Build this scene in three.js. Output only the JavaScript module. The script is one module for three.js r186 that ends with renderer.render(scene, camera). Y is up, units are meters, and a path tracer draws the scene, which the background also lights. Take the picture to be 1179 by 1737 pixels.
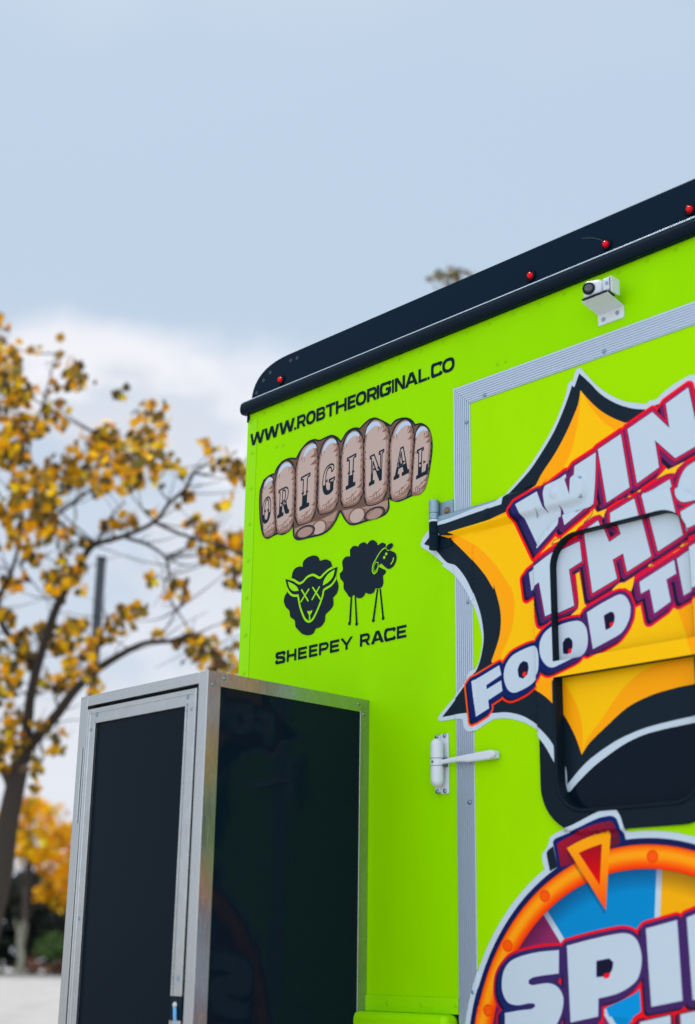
import * as THREE from 'three';
import { mergeGeometries, mergeVertices } from 'three/addons/utils/BufferGeometryUtils.js';
import { RoundedBoxGeometry } from 'three/addons/geometries/RoundedBoxGeometry.js';
import { TessellateModifier } from 'three/addons/modifiers/TessellateModifier.js';
import { ImprovedNoise } from 'three/addons/math/ImprovedNoise.js';

// ------------------------------------------------------------------ camera, sky, sun, exposure
const scene = new THREE.Scene();
const camera = new THREE.PerspectiveCamera(39.7, 1179 / 1737, 0.05, 600);
camera.position.set(3.869, 0.871, 3.167);
camera.rotation.set(0.31079, 0.80944, 0.01478, 'YXZ');
camera.focus = 4.75; camera.userData.fStop = 1.65;
camera.updateProjectionMatrix();
scene.add(camera);

const renderer = new THREE.WebGLRenderer({ antialias: true });
renderer.toneMapping = THREE.LinearToneMapping;
renderer.toneMappingExposure = 1.0;
renderer.shadowMap.enabled = true;

const perlin = new ImprovedNoise();
const fbm = (x, y, z, oct = 5) => { let s = 0, a = 0.5, f = 1; for (let i = 0; i < oct; i++) { s += a * perlin.noise(x * f + i * 7.3, y * f + i * 3.1, z * f - i * 5.7); a *= 0.5; f *= 2.03; } return s; };
const sstep = (a, b, x) => { const t = Math.min(1, Math.max(0, (x - a) / (b - a))); return t * t * (3 - 2 * t); };
const SUN = new THREE.Vector3(-0.34, 0.90, -0.12).normalize();
function computeSky() {
  const W = 2048, H = 1024, d = new Float32Array(W * H * 4);
  const az0 = Math.atan2(-0.6569, -0.6892);
  for (let j = 0; j < H; j++) {
    const el = ((j + 0.5) / H - 0.5) * Math.PI, y = Math.sin(el), c = Math.cos(el), deg = el * 180 / Math.PI;
    for (let i = 0; i < W; i++) {
      const az = ((i + 0.5) / W - 0.5) * 2 * Math.PI, x = Math.cos(az) * c, z = Math.sin(az) * c;
      const k = (j * W + i) * 4;
      if (deg < -1) { d[k] = 0.34; d[k + 1] = 0.33; d[k + 2] = 0.32; d[k + 3] = 1; continue; }
      // clear air: pale and slightly hazy, deeper blue with height
      const h = Math.max(0, y), up = sstep(0.0, 0.62, h);
      let r = 0.585 - 0.075 * up, g = 0.692 - 0.058 * up, b = 0.825 - 0.035 * up;
      // bank of cumulus in the lower sky
      const warp = fbm(x * 2.2, y * 3, z * 2.2, 3) * 0.5;
      const n = fbm(x * 5 + warp, y * 11 + warp * 2, z * 5 + 3.7, 6);
      const edge = 23.9 + 1.5 * Math.sin(3 * az + 1.52) + 2.2 * fbm(x * 11 + 9.1, 0.3, z * 11, 5);
      const inBank = 1 - sstep(edge - 1.3, edge + 0.9, deg + n * 3.2);
      const holes = sstep(-0.02, 0.17, fbm(x * 6 + 4.2, y * 9 + 1.3, z * 6, 5) + 0.05 * sstep(14, 24, deg) - 0.03);
      const core = sstep(19.4, 21.6, deg + 8 * n), low = inBank * Math.max(core * (0.66 + 0.34 * holes), (1 - core) * (0.10 + 0.52 * holes), 0.55 * (1 - sstep(4, 13, deg)));
      // thin high veil
      const veil = 0.75 * sstep(-0.22, 0.25, fbm(x * 1.8 + 1.2, y * 3.1, z * 1.8 - 2.2, 5));
      const toSun = x * SUN.x + y * SUN.y + z * SUN.z;
      const glow = 0.22 * Math.pow(Math.max(0, toSun), 12);
      const mix = (a, q, t) => a + (q - a) * t;
      r = mix(r, 0.680, veil * 0.8); g = mix(g, 0.745, veil * 0.8); b = mix(b, 0.840, veil * 0.8);
      const lit = 0.84 + 0.09 * core + 0.16 * n;
      r = mix(r, lit, low); g = mix(g, lit * 1.005, low); b = mix(b, lit * 1.065, low);
      // away from the sun the broken clouds are lit from the front and brighter
      const front = 1 + 1.05 * sstep(-0.25, 0.5, x * 0.6 + z * 0.8);
      d[k] = (r + glow) * front; d[k + 1] = (g + glow * 0.97) * front; d[k + 2] = (b + glow * 0.9) * front; d[k + 3] = 1;
    }
  }
  const t = new THREE.DataTexture(d, W, H, THREE.RGBAFormat, THREE.FloatType);
  t.mapping = THREE.EquirectangularReflectionMapping; t.magFilter = THREE.LinearFilter; t.minFilter = THREE.LinearFilter; t.needsUpdate = true;
  return t;
}
const skyTexture = computeSky();
scene.background = skyTexture; scene.environment = skyTexture;

const sun = new THREE.DirectionalLight(new THREE.Color(1.0, 0.93, 0.82), 4.2);
sun.position.copy(SUN).multiplyScalar(60); sun.castShadow = true;
sun.shadow.mapSize.set(4096, 4096); sun.shadow.radius = 1;
Object.assign(sun.shadow.camera, { left: -30, right: 30, top: 30, bottom: -30, near: 1, far: 160 });
scene.add(sun, sun.target);

// ------------------------------------------------------------------ helpers
let seed = 12345;
const rnd = () => { seed = (seed * 1664525 + 1013904223) >>> 0; return seed / 4294967296; };
const rr = (a, b) => a + (b - a) * rnd();
const RAIL = 2.85;                                            // height of the drip rail; the artwork is measured downwards from it
const usedNames = {};
function numbered(n) { const k = (usedNames[n] = (usedNames[n] ?? -1) + 1); return k ? `${n}_${String(k).padStart(3, '0')}` : n; }
function thing(name, label, category, pos = [0, 0, 0], group) {
  const o = new THREE.Group(); o.name = numbered(name); o.position.set(...pos); scene.add(o);
  o.userData = { label, category }; if (group) o.userData.group = group; return o;
}
function part(name, geos, mat, parent, label) {
  const g = Array.isArray(geos) ? (geos.length > 1 ? mergeGeometries(geos.map(clean)) : geos[0]) : geos;
  const m = new THREE.Mesh(g, mat); m.name = numbered(name); m.castShadow = m.receiveShadow = true;
  if (label) m.userData.label = label;
  parent.add(m); return m;
}
function clean(g) { let q = g.index ? g.toNonIndexed() : g; for (const k of Object.keys(q.attributes)) if (!['position', 'normal', 'uv'].includes(k)) q.deleteAttribute(k); return q; }
function box(w, h, d, x, y, z, r = 0.0015) { return new RoundedBoxGeometry(w, h, d, 2, Math.min(r, w / 2.01, h / 2.01, d / 2.01)).translate(x, y, z); }
function slab(x0, x1, y0, y1, z0, z1, r) { return box(x1 - x0, y1 - y0, z1 - z0, (x0 + x1) / 2, (y0 + y1) / 2, (z0 + z1) / 2, r); }
// colour of paint or print that reads as this sRGB value in the picture's open-shade light
const KEY = 1.0;
const toLin = (c) => { c /= 255; return c <= 0.04045 ? c / 12.92 : Math.pow((c + 0.055) / 1.055, 2.4); };
const paint = (r, g, b, k = KEY) => new THREE.Color().setRGB(...[r, g, b].map((c) => Math.min(0.95, toLin(c) / k)));
const ink = (r, g, b, a = 1) => { const c = paint(r, g, b).getRGB({}, THREE.SRGBColorSpace); return `rgba(${[c.r, c.g, c.b].map((v) => Math.round(v * 255)).join(',')},${a})`; };
const mat = (color, roughness = 0.5, o = {}) => new THREE.MeshPhysicalMaterial({ color, roughness, ...o });

// soft noise maps
function noiseMap(size, freq, lo, hi, stretchX = 1, stretchY = 1, oct = 4, sd = 0) {
  const d = new Uint8Array(size * size * 4);
  for (let j = 0; j < size; j++) for (let i = 0; i < size; i++) {
    const u = (i / size) * Math.PI * 2, v = (j / size) * Math.PI * 2;
    let s = 0, a = 0.5, f = freq;
    for (let q = 0; q < oct; q++) { s += a * perlin.noise(Math.cos(u) * f * stretchX + sd, Math.sin(u) * f * stretchX + Math.cos(v) * f * stretchY, Math.sin(v) * f * stretchY + q * 9); a *= 0.5; f *= 2; }
    const t = Math.min(1, Math.max(0, 0.5 + s)), c = Math.round(255 * (lo + (hi - lo) * t)), k = (j * size + i) * 4;
    d[k] = d[k + 1] = d[k + 2] = c; d[k + 3] = 255;
  }
  const t = new THREE.DataTexture(d, size, size); t.wrapS = t.wrapT = THREE.RepeatWrapping; t.magFilter = t.minFilter = THREE.LinearFilter; t.needsUpdate = true; return t;
}
// smooth a traced outline except at its corners; list is [x, y, x, y ...]
function smooth(list, closed = true, corner = 42, step = 5) {
  const P = []; for (let i = 0; i < list.length; i += 2) P.push([list[i], list[i + 1]]);
  const n = P.length, at = (i) => P[closed ? (i + n) % n : Math.min(n - 1, Math.max(0, i))];
  const isCorner = P.map((p, i) => {
    if (!closed && (i === 0 || i === n - 1)) return true;
    const a = at(i - 1), b = at(i + 1), t = Math.atan2(p[1] - a[1], p[0] - a[0]), u = Math.atan2(b[1] - p[1], b[0] - p[0]);
    let k = Math.abs(u - t); if (k > Math.PI) k = 2 * Math.PI - k; return k > corner * Math.PI / 180;
  });
  const out = [], m = closed ? n : n - 1;
  for (let i = 0; i < m; i++) {
    const p1 = at(i), p2 = at(i + 1), c1 = isCorner[i], c2 = isCorner[(i + 1) % n];
    const p0 = c1 ? p1 : at(i - 1), p3 = c2 ? p2 : at(i + 2), L = Math.hypot(p2[0] - p1[0], p2[1] - p1[1]);
    const k = c1 && c2 ? 1 : Math.max(1, Math.min(8, Math.round(L / step)));
    const tx1 = (p2[0] - p0[0]) / 2, ty1 = (p2[1] - p0[1]) / 2, tx2 = (p3[0] - p1[0]) / 2, ty2 = (p3[1] - p1[1]) / 2;
    const lim = (x, y) => { const q = Math.hypot(x, y); return q > L ? L / q : 1; }, f1 = lim(tx1, ty1), f2 = lim(tx2, ty2);
    for (let s = 0; s < k; s++) {
      const t = s / k, a = 2 * t ** 3 - 3 * t * t + 1, b = t ** 3 - 2 * t * t + t, c = -2 * t ** 3 + 3 * t * t, d = t ** 3 - t * t;
      out.push([a * p1[0] + b * tx1 * f1 + c * p2[0] + d * tx2 * f2, a * p1[1] + b * ty1 * f1 + c * p2[1] + d * ty2 * f2]);
    }
  }
  if (!closed) out.push(P[n - 1]);
  return out;
}
const toShape = (pts) => new THREE.Shape(pts.map(([x, y]) => new THREE.Vector2(x / 1000, RAIL - y / 1000)));   // millimetres below the rail to metres
const flat = (shape, z) => new THREE.ShapeGeometry(shape, 6).translate(0, 0, z);
function plate(shape, z0, z1, bevel = 0.001) {
  return new THREE.ExtrudeGeometry(shape, { depth: z1 - z0 - 2 * bevel, bevelEnabled: bevel > 0, bevelThickness: bevel, bevelSize: bevel, bevelOffset: -bevel, bevelSegments: 2, curveSegments: 10 }).translate(0, 0, z0 + bevel);
}
function rect(x0, x1, y0, y1) { return new THREE.Shape([[x0, y0], [x1, y0], [x1, y1], [x0, y1]].map((p) => new THREE.Vector2(...p))); }
function roundRectPts(x0, x1, y0, y1, r, n = 10) {
  const out = []; for (const [cx, cy, a] of [[x1 - r, y1 - r, 0], [x0 + r, y1 - r, 90], [x0 + r, y0 + r, 180], [x1 - r, y0 + r, 270]])
    for (let i = 0; i <= n; i++) { const t = (a + 90 * i / n) * Math.PI / 180; out.push(new THREE.Vector2(cx + r * Math.cos(t), cy + r * Math.sin(t))); }
  return out;
}
// a strip of moulding: profile [[w, z], ...] swept from p0 to p1, w runs towards (ix, iy); mitre 1 cuts an end at 45 degrees
function moulding(p0, p1, inward, profile, mitre0, mitre1, plane = ([x, y], z) => [x, y, z]) {
  const dx = p1[0] - p0[0], dy = p1[1] - p0[1], L = Math.hypot(dx, dy), ax = dx / L, ay = dy / L, pos = [], n = profile.length;
  const V = (e, [w, z]) => plane(e ? [p1[0] + inward[0] * w - ax * w * mitre1, p1[1] + inward[1] * w - ay * w * mitre1] : [p0[0] + inward[0] * w + ax * w * mitre0, p0[1] + inward[1] * w + ay * w * mitre0], z);
  for (let i = 0; i < n; i++) { const a = profile[i], b = profile[(i + 1) % n]; pos.push(...V(0, a), ...V(1, a), ...V(1, b), ...V(0, a), ...V(1, b), ...V(0, b)); }
  for (const e of [0, 1]) for (let i = 1; i < n - 1; i++) pos.push(...V(e, profile[0]), ...V(e, profile[i]), ...V(e, profile[i + 1]));
  const g = new THREE.BufferGeometry().setAttribute('position', new THREE.Float32BufferAttribute(pos, 3));
  const uv = []; for (let i = 0; i < pos.length; i += 3) uv.push(pos[i] + pos[i + 2], pos[i + 1]);
  g.setAttribute('uv', new THREE.Float32BufferAttribute(uv, 2)); g.computeVertexNormals(); return g;
}
function dome(r, h, x, y, z) { return new THREE.SphereGeometry(r, 14, 7, 0, Math.PI * 2, 0, Math.PI / 2).scale(1, h / r, 1).rotateX(Math.PI / 2).translate(x, y, z); }
function disc(r, d, x, y, z) { return new THREE.CylinderGeometry(r, r * 1.04, d, 18).rotateX(Math.PI / 2).translate(x, y, z + d / 2); }
const ART = {
  fistOutline: [78,354,81,316,99,282,132,271,160,270,170,253,202,234,241,232,276,241,299,216,336,195,372,194,399,204,425,202,461,202,490,217,510,237,537,211,572,205,603,214,621,204,650,194,679,197,717,219,751,243,774,231,816,234,848,250,866,272,893,275,925,301,940,340,942,382,933,434,919,486,906,510,884,522,853,519,826,522,789,524,757,513,746,504,748,535,734,553,702,560,645,559,588,560,559,553,534,530,512,497,489,528,460,550,420,560,358,558,296,554,274,537,268,509,270,495,252,510,214,517,187,509,171,510,133,515,110,502,95,473,84,425],
  fingers: [[91,339,105,289,135,274,151,292,160,336,168,419,176,480,165,504,141,509,117,504,106,482,98,411],[164,313,184,254,224,237,260,262,276,314,274,411,272,480,252,507,214,511,190,506,178,480,171,398],[278,282,306,217,362,200,383,225,393,283,390,390,386,464,365,495,325,500,295,493,282,464,280,376],[397,285,419,225,461,208,490,233,503,286,502,385,500,454,477,482,433,485,408,479,396,453,397,371],[513,288,534,229,574,212,609,237,624,290,622,387,620,456,598,484,557,488,528,481,515,455,514,373],[624,286,641,220,674,200,726,230,748,289,742,395,736,472,714,502,673,507,643,500,630,471,627,380],[748,317,773,256,819,240,847,265,859,318,852,417,845,486,826,515,789,519,762,513,750,486,749,404],[861,352,872,298,893,281,925,303,938,350,928,435,917,495,899,519,866,523,853,519,848,496,854,426]],
  thumbA: [279,508,315,505,358,503,408,503,458,498,500,487,484,522,454,543,414,553,356,551,297,547,282,535],
  thumbB: [521,495,557,498,625,505,682,508,740,506,741,532,728,546,698,553,643,553,588,553,560,547,540,528],
  nailA: [335,532,380,532,334,512],
  knuckA: [407,532,441,535,406,505],
  nailB: [678,541,722,540,678,521],
  knuckB: [595,529,633,532,595,502],
  tattoo: [123,404,215,393,329,382,450,366,563,364,686,380,803,388,897,412],
  sheepWool: [269,686,275,664,291,653,312,652,327,657,327,640,347,628,381,626,405,636,415,651,442,652,467,664,477,685,490,703,499,731,509,757,502,781,483,793,485,819,469,835,448,846,444,869,424,885,399,888,390,901,365,905,334,896,316,882,297,864,292,842,269,825,262,802,242,784,232,761,238,742,248,734,251,714],
  sheepFace: [237,684,278,699,310,717,333,714,353,702,381,700,407,714,422,716,437,707,463,696,503,690,494,724,473,744,435,756,428,777,413,806,394,835,380,850,364,853,347,841,325,802,314,768,310,752,276,744,252,719],
  earL: [251,695,281,710,300,724,310,739,282,735,262,720],
  earR: [491,697,482,721,460,736,432,743,439,723,460,706],
  eyes: [325,739,359,783,362,743,323,780,382,741,420,787,415,745,380,782],
  nose: [357,818,369,822,382,819,379,829,371,836,374,852,366,851,365,835,358,825],
  sheepBody: [583,801,571,808,559,802,550,790,535,772,533,750,518,734,514,716,529,705,526,676,541,663,564,665,562,642,579,632,603,639,608,632,629,629,646,640,656,631,674,631,691,644,695,654,714,648,732,656,731,672,717,703,699,727,733,746,733,755,720,762,722,786,713,800,691,800,686,796,677,810,658,812,639,804,630,815,613,819,594,811],
  sheepHead: [732,672,751,682,776,696,782,713,775,732,761,742,745,744,727,732,711,719,696,727,690,740,680,745,673,737,676,716,689,701,701,687,717,675],
  sheepEar: [735,670,743,661,760,659,767,667,761,675,744,680],
  sheepEar2: [681,741,679,723,688,711,697,714,694,730],
  sheepEyes: [735,691,726,701],
  sheepMouth: [768,711,769,720,757,729],
  legs: [569,807,576,808,571,895,563,893,588,809,594,810,603,901,595,900,692,802,699,803,681,902,673,901,704,802,711,804,726,903,718,902],
  feet: [565,896,599,903,677,904,722,904],
  wwwX: [[14,95],[95,177],[179,263],[262,272],[277,323],[326,375],[380,426],[429,478],[481,535],[541,580],[582,633],[637,684],[684,696],[699,752],[757,766],[771,818],[818,877],[880,918],[921,930],[937,985],[987,1041]],
  raceX: [[197,247],[256,304],[314,358],[369,411],[419,467],[473,517],[523,582],[616,662],[667,726],[727,778],[784,826]],
  wwwTop: [13,86,1014,76],
  wwwBot: [36,134,1009,129],
  raceTop: [202,941,826,943],
  raceBot: [201,983,824,982],
  starOuter: [1764,454,1754,452,1690,426,1636,388,1593,346,1560,303,1544,281,1535,276,1526,277,1520,286,1510,308,1500,309,1492,318,1482,349,1456,398,1424,445,1380,495,1324,547,1247,600,1221,622,1121,628,1036,636,943,641,904,666,893,680,891,685,889,691,894,700,939,732,987,773,981,778,1036,821,1084,882,1117,947,1135,1002,1141,1040,1134,1083,1119,1117,1104,1126,1087,1134,1075,1158,1031,1196,1002,1218,965,1247,960,1257,968,1264,1030,1265,1061,1269,1070,1298,1087,1309,1120,1305,1157,1290,1185,1282,1235,1286,1297,1305,1348,1334],
  starTop: [1965,408,1923,414,1909,411,1862,421,1819,437,1796,450,1773,449],
  starLowA: [1353,1353,1378,1383,1399,1416,1408,1431],
  starLowB: [1427,1429,1429,1467,1433,1504,1438,1513,1448,1512,1467,1496,1507,1467,1540,1446,1583,1424,1636,1400,1698,1382,1759,1374,1808,1370,1856,1367],
  starBlack: [1758,471,1710,453,1657,422,1608,380,1571,334,1535,293,1525,313,1515,332,1507,324,1494,352,1465,405,1433,453,1389,502,1336,552,1247,610,1240,638,1121,643,1023,649,960,653,906,690,905,693,946,714,1000,770,1041,790,1083,840,1115,902,1136,958,1146,1011,1146,1048,1133,1097,1114,1131,1072,1169,1016,1220,977,1253,1074,1252,1172,1263,1235,1268,1297,1288,1357,1328,1406,1381,1436,1450,1438,1493,1497,1444,1546,1416,1616,1386,1699,1365,1780,1355,1857,1349],
  starAmber: [1689,492,1654,470,1611,436,1573,395,1537,347,1527,387,1508,422,1477,469,1433,523,1384,571,1346,618,1287,658,1211,673,1124,687,1042,691,985,683,1022,702,1096,773,1153,837,1189,892,1190,878,1214,964,1209,1036,1175,1110,1255,1192,1343,1217,1402,1259,1442,1311,1473,1367,1491,1416,1521,1385,1579,1346,1652,1302,1730,1279,1805,1269,1863,1266],
  starYellow: [1647,502,1621,476,1578,422,1538,349,1534,389,1518,465,1495,529,1467,572,1446,646,1286,672,1173,677,1018,681,1038,690,1126,744,1201,820,1254,897,1255,890,1269,944,1255,1028,1211,1097,1256,1178,1413,1192,1454,1231,1485,1289,1497,1350,1494,1415,1509,1378,1564,1324,1640,1248,1704,1211,1781,1195,1868,1198],
  big: {N:[[1695,513,1781,484,1833,546,1826,472,1901,445,1927,617,1846,639,1784,570,1793,652,1718,681]],I:[[1590,547,1672,521,1693,687,1613,714]],W:[[1293,650,1377,629,1392,670,1406,701,1402,667,1399,637,1407,619,1472,593,1485,632,1495,665,1500,616,1505,577,1583,554,1577,634,1567,707,1470,753,1460,710,1452,686,1447,741,1439,751,1367,802]],T:[[1326,866,1422,825,1503,806,1512,807,1517,866,1470,882,1484,991,1390,1010,1371,905,1333,922]],H:[[1528,787,1589,764,1614,828,1654,813,1646,788,1630,780,1631,751,1714,727,1751,897,1669,926,1659,871,1623,882,1635,939,1549,966]],I2:[[1737,720,1825,694,1855,858,1773,888]],S:[[1946,655,1906,663,1875,676,1854,706,1845,740,1852,760,1868,773,1898,776,1938,775]],S2:[[1859,798,1938,775,1933,837,1866,851]],T2:[[1708,962,1823,921,1827,961,1795,971,1805,1034,1751,1058,1740,988,1711,996]],R:[[1831,920,1867,905,1930,884,1921,1001,1846,1025]],D:[[1527,1018,1573,1002,1619,989,1632,986,1645,986,1657,992,1667,1004,1675,1025,1674,1040,1670,1058,1656,1081,1642,1094,1627,1101,1543,1126]],Dh:[[1587,1038,1607,1032,1616,1035,1619,1045,1615,1062,1607,1071,1591,1076]],O2:[[1366,1096,1370,1078,1384,1059,1411,1044,1440,1037,1474,1035,1496,1037,1510,1044,1522,1060,1527,1086,1524,1115,1509,1136,1470,1148,1435,1157,1412,1162,1395,1157,1379,1142,1368,1120]],O2h:[[1441,1093,1450,1083,1461,1082,1470,1091,1471,1105,1465,1118,1452,1125,1441,1121]],O1:[[1222,1156,1230,1129,1255,1104,1298,1091,1331,1086,1348,1090,1358,1102,1362,1133,1356,1169,1330,1194,1294,1208,1261,1214,1241,1206,1227,1185]],O1h:[[1278,1149,1285,1134,1297,1128,1310,1133,1313,1147,1308,1165,1294,1174,1281,1169]],F:[[1099,1160,1206,1125,1213,1155,1155,1178,1156,1190,1212,1171,1216,1203,1161,1224,1164,1248,1112,1267]]},
  sparks: [[1780,684,1807,666,1815,660,1822,666,1877,655,1850,671,1843,682,1819,677],[1541,761,1568,745,1577,725,1588,740,1621,736,1612,750,1609,761,1596,748,1573,749],[1614,970,1634,957,1648,953,1658,955,1693,943,1687,967,1679,984,1660,971],[1493,899,1506,895,1520,992,1527,998,1511,1007,1508,1020,1471,1017,1497,1002,1500,980],[1423,800,1432,791,1456,788,1449,797],[1680,717,1688,711,1698,712,1694,718],[1716,707,1722,702,1731,702,1727,708],[1738,925,1743,919,1754,919,1749,924],[1843,891,1848,885,1861,882,1856,889]],
  wheelBlock: [1357,1716,1348,1700,1346,1673,1365,1655,1375,1630,1402,1617,1459,1603,1541,1575,1585,1567,1609,1572,1620,1589,1632,1627,1636,1647,1431,1735],
  wheelNavy: [1402,1728,1392,1675,1385,1643,1394,1634,1466,1615,1547,1590,1592,1586,1608,1594,1617,1617,1628,1652,1506,1697],
  wheelDark: [1362,1674,1366,1665,1386,1654,1399,1710,1372,1720],
  wheelRed: [1410,1711,1399,1647,1466,1623,1540,1604,1591,1599,1603,1614,1609,1657,1506,1692],
  pointer: [1432,1661,1472,1646,1509,1635,1546,1628,1580,1624,1553,1826],
  pointerIn: [1472,1676,1508,1665,1549,1656,1537,1762],
  bolts: [1142,2086,1217,1915,1352,1785,1707,1695],
  spokes: [1725,1733,1713,1842,1353,1830,1407,1902],
  spin: {S:[1395,1926,1392,1986,1345,1991,1304,1997,1289,2004,1288,2013,1300,2017,1324,2014,1358,2011,1385,2019,1401,2036,1405,2056,1397,2086,1381,2113,1367,2132,1202,2144,1202,2091,1253,2083,1295,2078,1309,2071,1306,2064,1288,2064,1246,2070,1215,2064,1199,2046,1193,2023,1199,1986,1221,1959,1257,1944,1320,1932],P:[1422,1915,1495,1900,1567,1888,1604,1884,1629,1888,1648,1903,1658,1932,1657,1963,1644,1995,1619,2015,1578,2033,1519,2046,1516,2090,1426,2108],Ph:[1519,1955,1557,1949,1568,1957,1563,1974,1549,1987,1517,1991],I:[1676,1873,1771,1853,1774,2045,1681,2062],N:[1799,1848,1870,1825,1860,2036,1803,2043]},
  spinBlue: [1541,2067,1596,2047,1649,2024,1649,2074,1624,2089,1618,2103,1605,2089,1550,2089],
  line2: [[1644,2099,1736,2080,1736,2136,1642,2140],[1765,2077,1853,2059,1847,2132,1764,2135]]
};
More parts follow.
